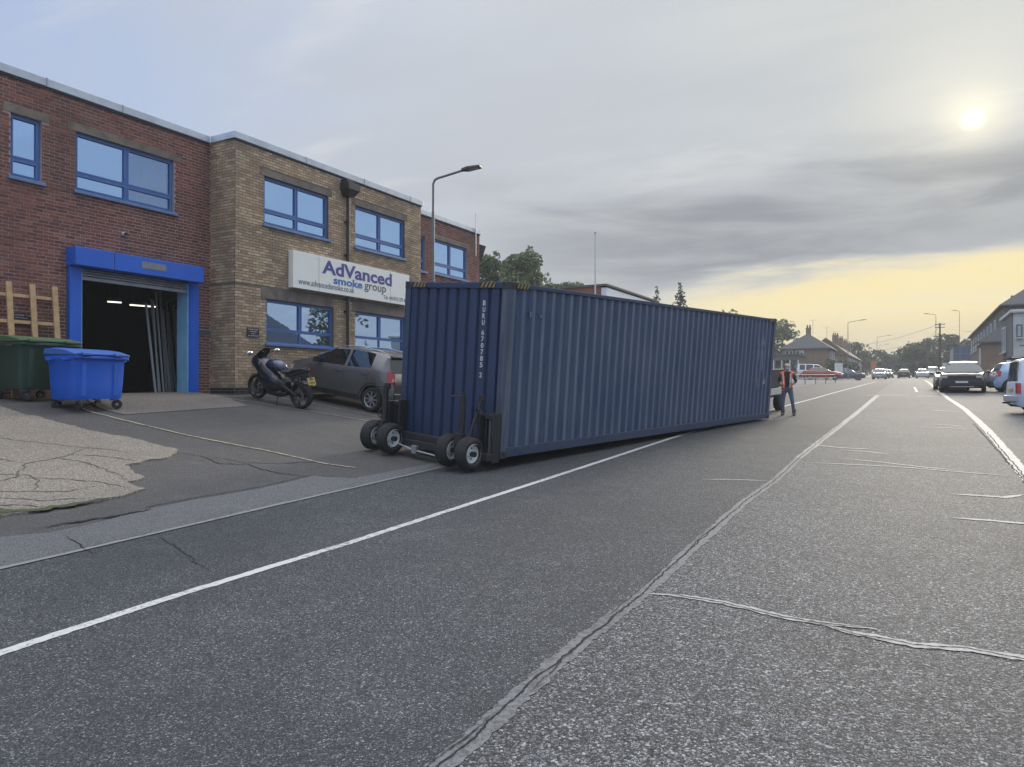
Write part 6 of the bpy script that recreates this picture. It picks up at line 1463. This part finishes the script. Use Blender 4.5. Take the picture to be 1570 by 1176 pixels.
# white rendered building at the edge
wb = thing('white_building', 'white rendered building with overhanging upper floor at the right edge', 'building', (5.05, 54.5, G(5, 54.5)))
M_rend = pm('white render', (.52, .52, .49), .8, var=.5, col2=(.40, .40, .38), vsc=1.5); M_grr = pm('grey render', (.12, .12, .118), .85)
MB().span(.01, 7, .01, 6.6, 1.8, 4.45).build('upper_wall', M_grr, wb); MB().span(.06, 7, -.05, .01, 1.82, 4.45).build('front_wall', M_rend, wb); MB().span(1.0, 7, 1.2, 6.6, -.5, 1.8).build('lower_wall', pm('dark recess wall', (.06, .06, .062), .8), wb)
MB().span(-.12, 7.2, -.22, 6.7, 4.46, 4.66).build('coping', M_rend, wb, bevel=.04); MB().span(-.02, 7.1, -.12, .0, 1.70, 1.80).build('soffit_trim', M_rend, wb)
FW_ = frame_m((0, -.05, 0), (1, 0, 0), (0, -1, 0)); window(wb, FW_ @ Matrix.Translation((0, .14, 0)), .20, .52, 2.95, 3.75, (), None, M_hglass, pm('grey frame', (.12, .13, .15), .5), sill=True, slm=M_rend)
FWs = frame_m((0, 0, 0), (0, 1, 0), (-1, 0, 0)); window(wb, FWs @ Matrix.Translation((0, .14, 0)), 3.6, 5.6, 2.2, 3.9, (.5,), None, M_hglass, M_upvc, sill=True, slm=M_rend)
fl_ = MB(); fl_.span(.72, .84, -.20, -.052, 3.85, 4.02); fl_.build('flood_light', M_black, wb)
for q in range(4): MB().span(.38+q*.12, .46+q*.12, -.062, -.052, 2.42+q*.012, 2.49+q*.012).build('lettering_mark', M_black, wb)  # small dark blocks standing in for illegible lettering on the white front
# blue panelled building far right
pb = thing('panelled_building', 'blue grey panelled building between the dark trees and the long brick building', 'building', (5.0, 141, G(5, 141)))
MB().span(0, 9, 0, 14, -.4, 5.1).build('wall', pm('pale base wall', (.26, .26, .25), .8), pb)
for i in range(3):
    for j in range(2): MB().span(.06+i*.95, .96+i*.95, -.06, -.002, 2.7+j*1.2, 3.84+j*1.2).build('cladding_panel', pm('blue grey panel', (.06, .09, .16), .35), pb)
MB().span(-.15, 9.1, -.2, 14.1, 5.1, 5.25).build('roof', M_roof, pb)
# house and trees across the car park, mirrored in the lower windows of the brick building
rh = thing('gabled_house', 'grey gabled house across the car park seen only as a window reflection', 'house', (17, 40, G(17, 40)), R(8))
MB().span(-4, 4, -5, 5, -.5, 3.6).build('wall', pm('grey house wall', (.30, .31, .33), .9), rh); g3 = MB(); g3.rings([[(-4, -5, 3.6), (-4, 5, 3.6), (-4, 0, 6.2)], [(-3.8, -5, 3.6), (-3.8, 5, 3.6), (-3.8, 0, 6.2)]]); g3.build('gable', pm('grey house wall', (.3, .31, .33), .9), rh)
hip(rh, -4, 4, -5, 5, 3.65, 6.3, pm('grey roof', (.16, .17, .19), .8), .3, ridge='x', gable=True)
for i, (x, y, h, r, lab) in enumerate([(20, 27, 6.5, 3.0, 'broad tree across the car park seen in the first lower window'), (26, 33, 7.5, 3.6, 'taller tree across the car park left of the gabled house'), (27, 48, 10, 4.0, 'tree behind the gabled house seen only in the window reflection'), (18.5, 54, 8.5, 3.0, 'slender tree beyond the gabled house seen in the window reflection')]):
    tree('broadleaf_tree', lab, x, y, h, r, 70+i, 2200, .25, L_dark)

# ------------------------------------------------------------------ street furniture far off
rs2 = thing('road_sign', 'orange brown road sign on a post beside the left lamp', 'sign', (-6.9, 145, G(-6.9, 145)))
MB().tube([(0, 0, 0), (0, 0, 3.0)], .05, 8).build('post', M_pole, rs2); MB().span(-.45, .45, -.07, -.05, 1.65, 3.0).build('board', pm('orange sign face', (.45, .16, .05), .6), rs2, bevel=.01); MB().span(-.3, .3, -.07, -.05, 1.1, 1.55).build('board', M_white, rs2, bevel=.01)
ws_ = thing('totem_sign', 'small white upright sign between the red saloon and the lamp', 'sign', (-8.4, 97, G(-8.4, 97)), R(5))
MB().span(-.45, .45, -.09, .09, .75, 2.0).build('panel', M_white, ws_, bevel=.02); 
for s in (-1, 1): MB().span(s*.3-.04, s*.3+.04, -.04, .04, 0, .75).build('leg', M_pole, ws_)
rl = thing('pedestrian_rail', 'low grey pedestrian guard rail along the pavement behind the person', 'railing', (-8.0, 57.5, G(-8, 57.5)), R(-14))
for z in (.45, .72): MB().tube([(0, 0, z), (0, 4, z+.06), (0, 8.5, z+.12)], .03, 6).build('rail', M_pole, rl)
for q in range(5): MB().tube([(0, q*2.12, -.2), (0, q*2.12, .75+q*.03)], .032, 6).build('post', M_pole, rl)
bn_ = thing('litter_bin', 'small grey litter bin on the kerb by the lamp beside the saloons', 'bin', (-5.9, 92, G(-5.9, 92)))
MB().lathe([(0, 0), (.25, 0), (.28, .9), (.30, .92), (.26, 1.02), (0, 1.05)], 14).build('body', M_grey, bn_, smooth=40); MB().lathe([(.285, .74), (.285, .84)], 14).build('band', M_white, bn_)
ns = thing('notice_post', 'small white notice on a post beside the dark saloon at the kerb', 'sign', (2.6, 96, G(2.6, 96)))
MB().tube([(0, 0, 0), (0, 0, 1.9)], .04, 6).build('post', M_pole, ns); MB().span(-.22, .22, -.06, -.045, 1.25, 1.9).build('board', M_white, ns)
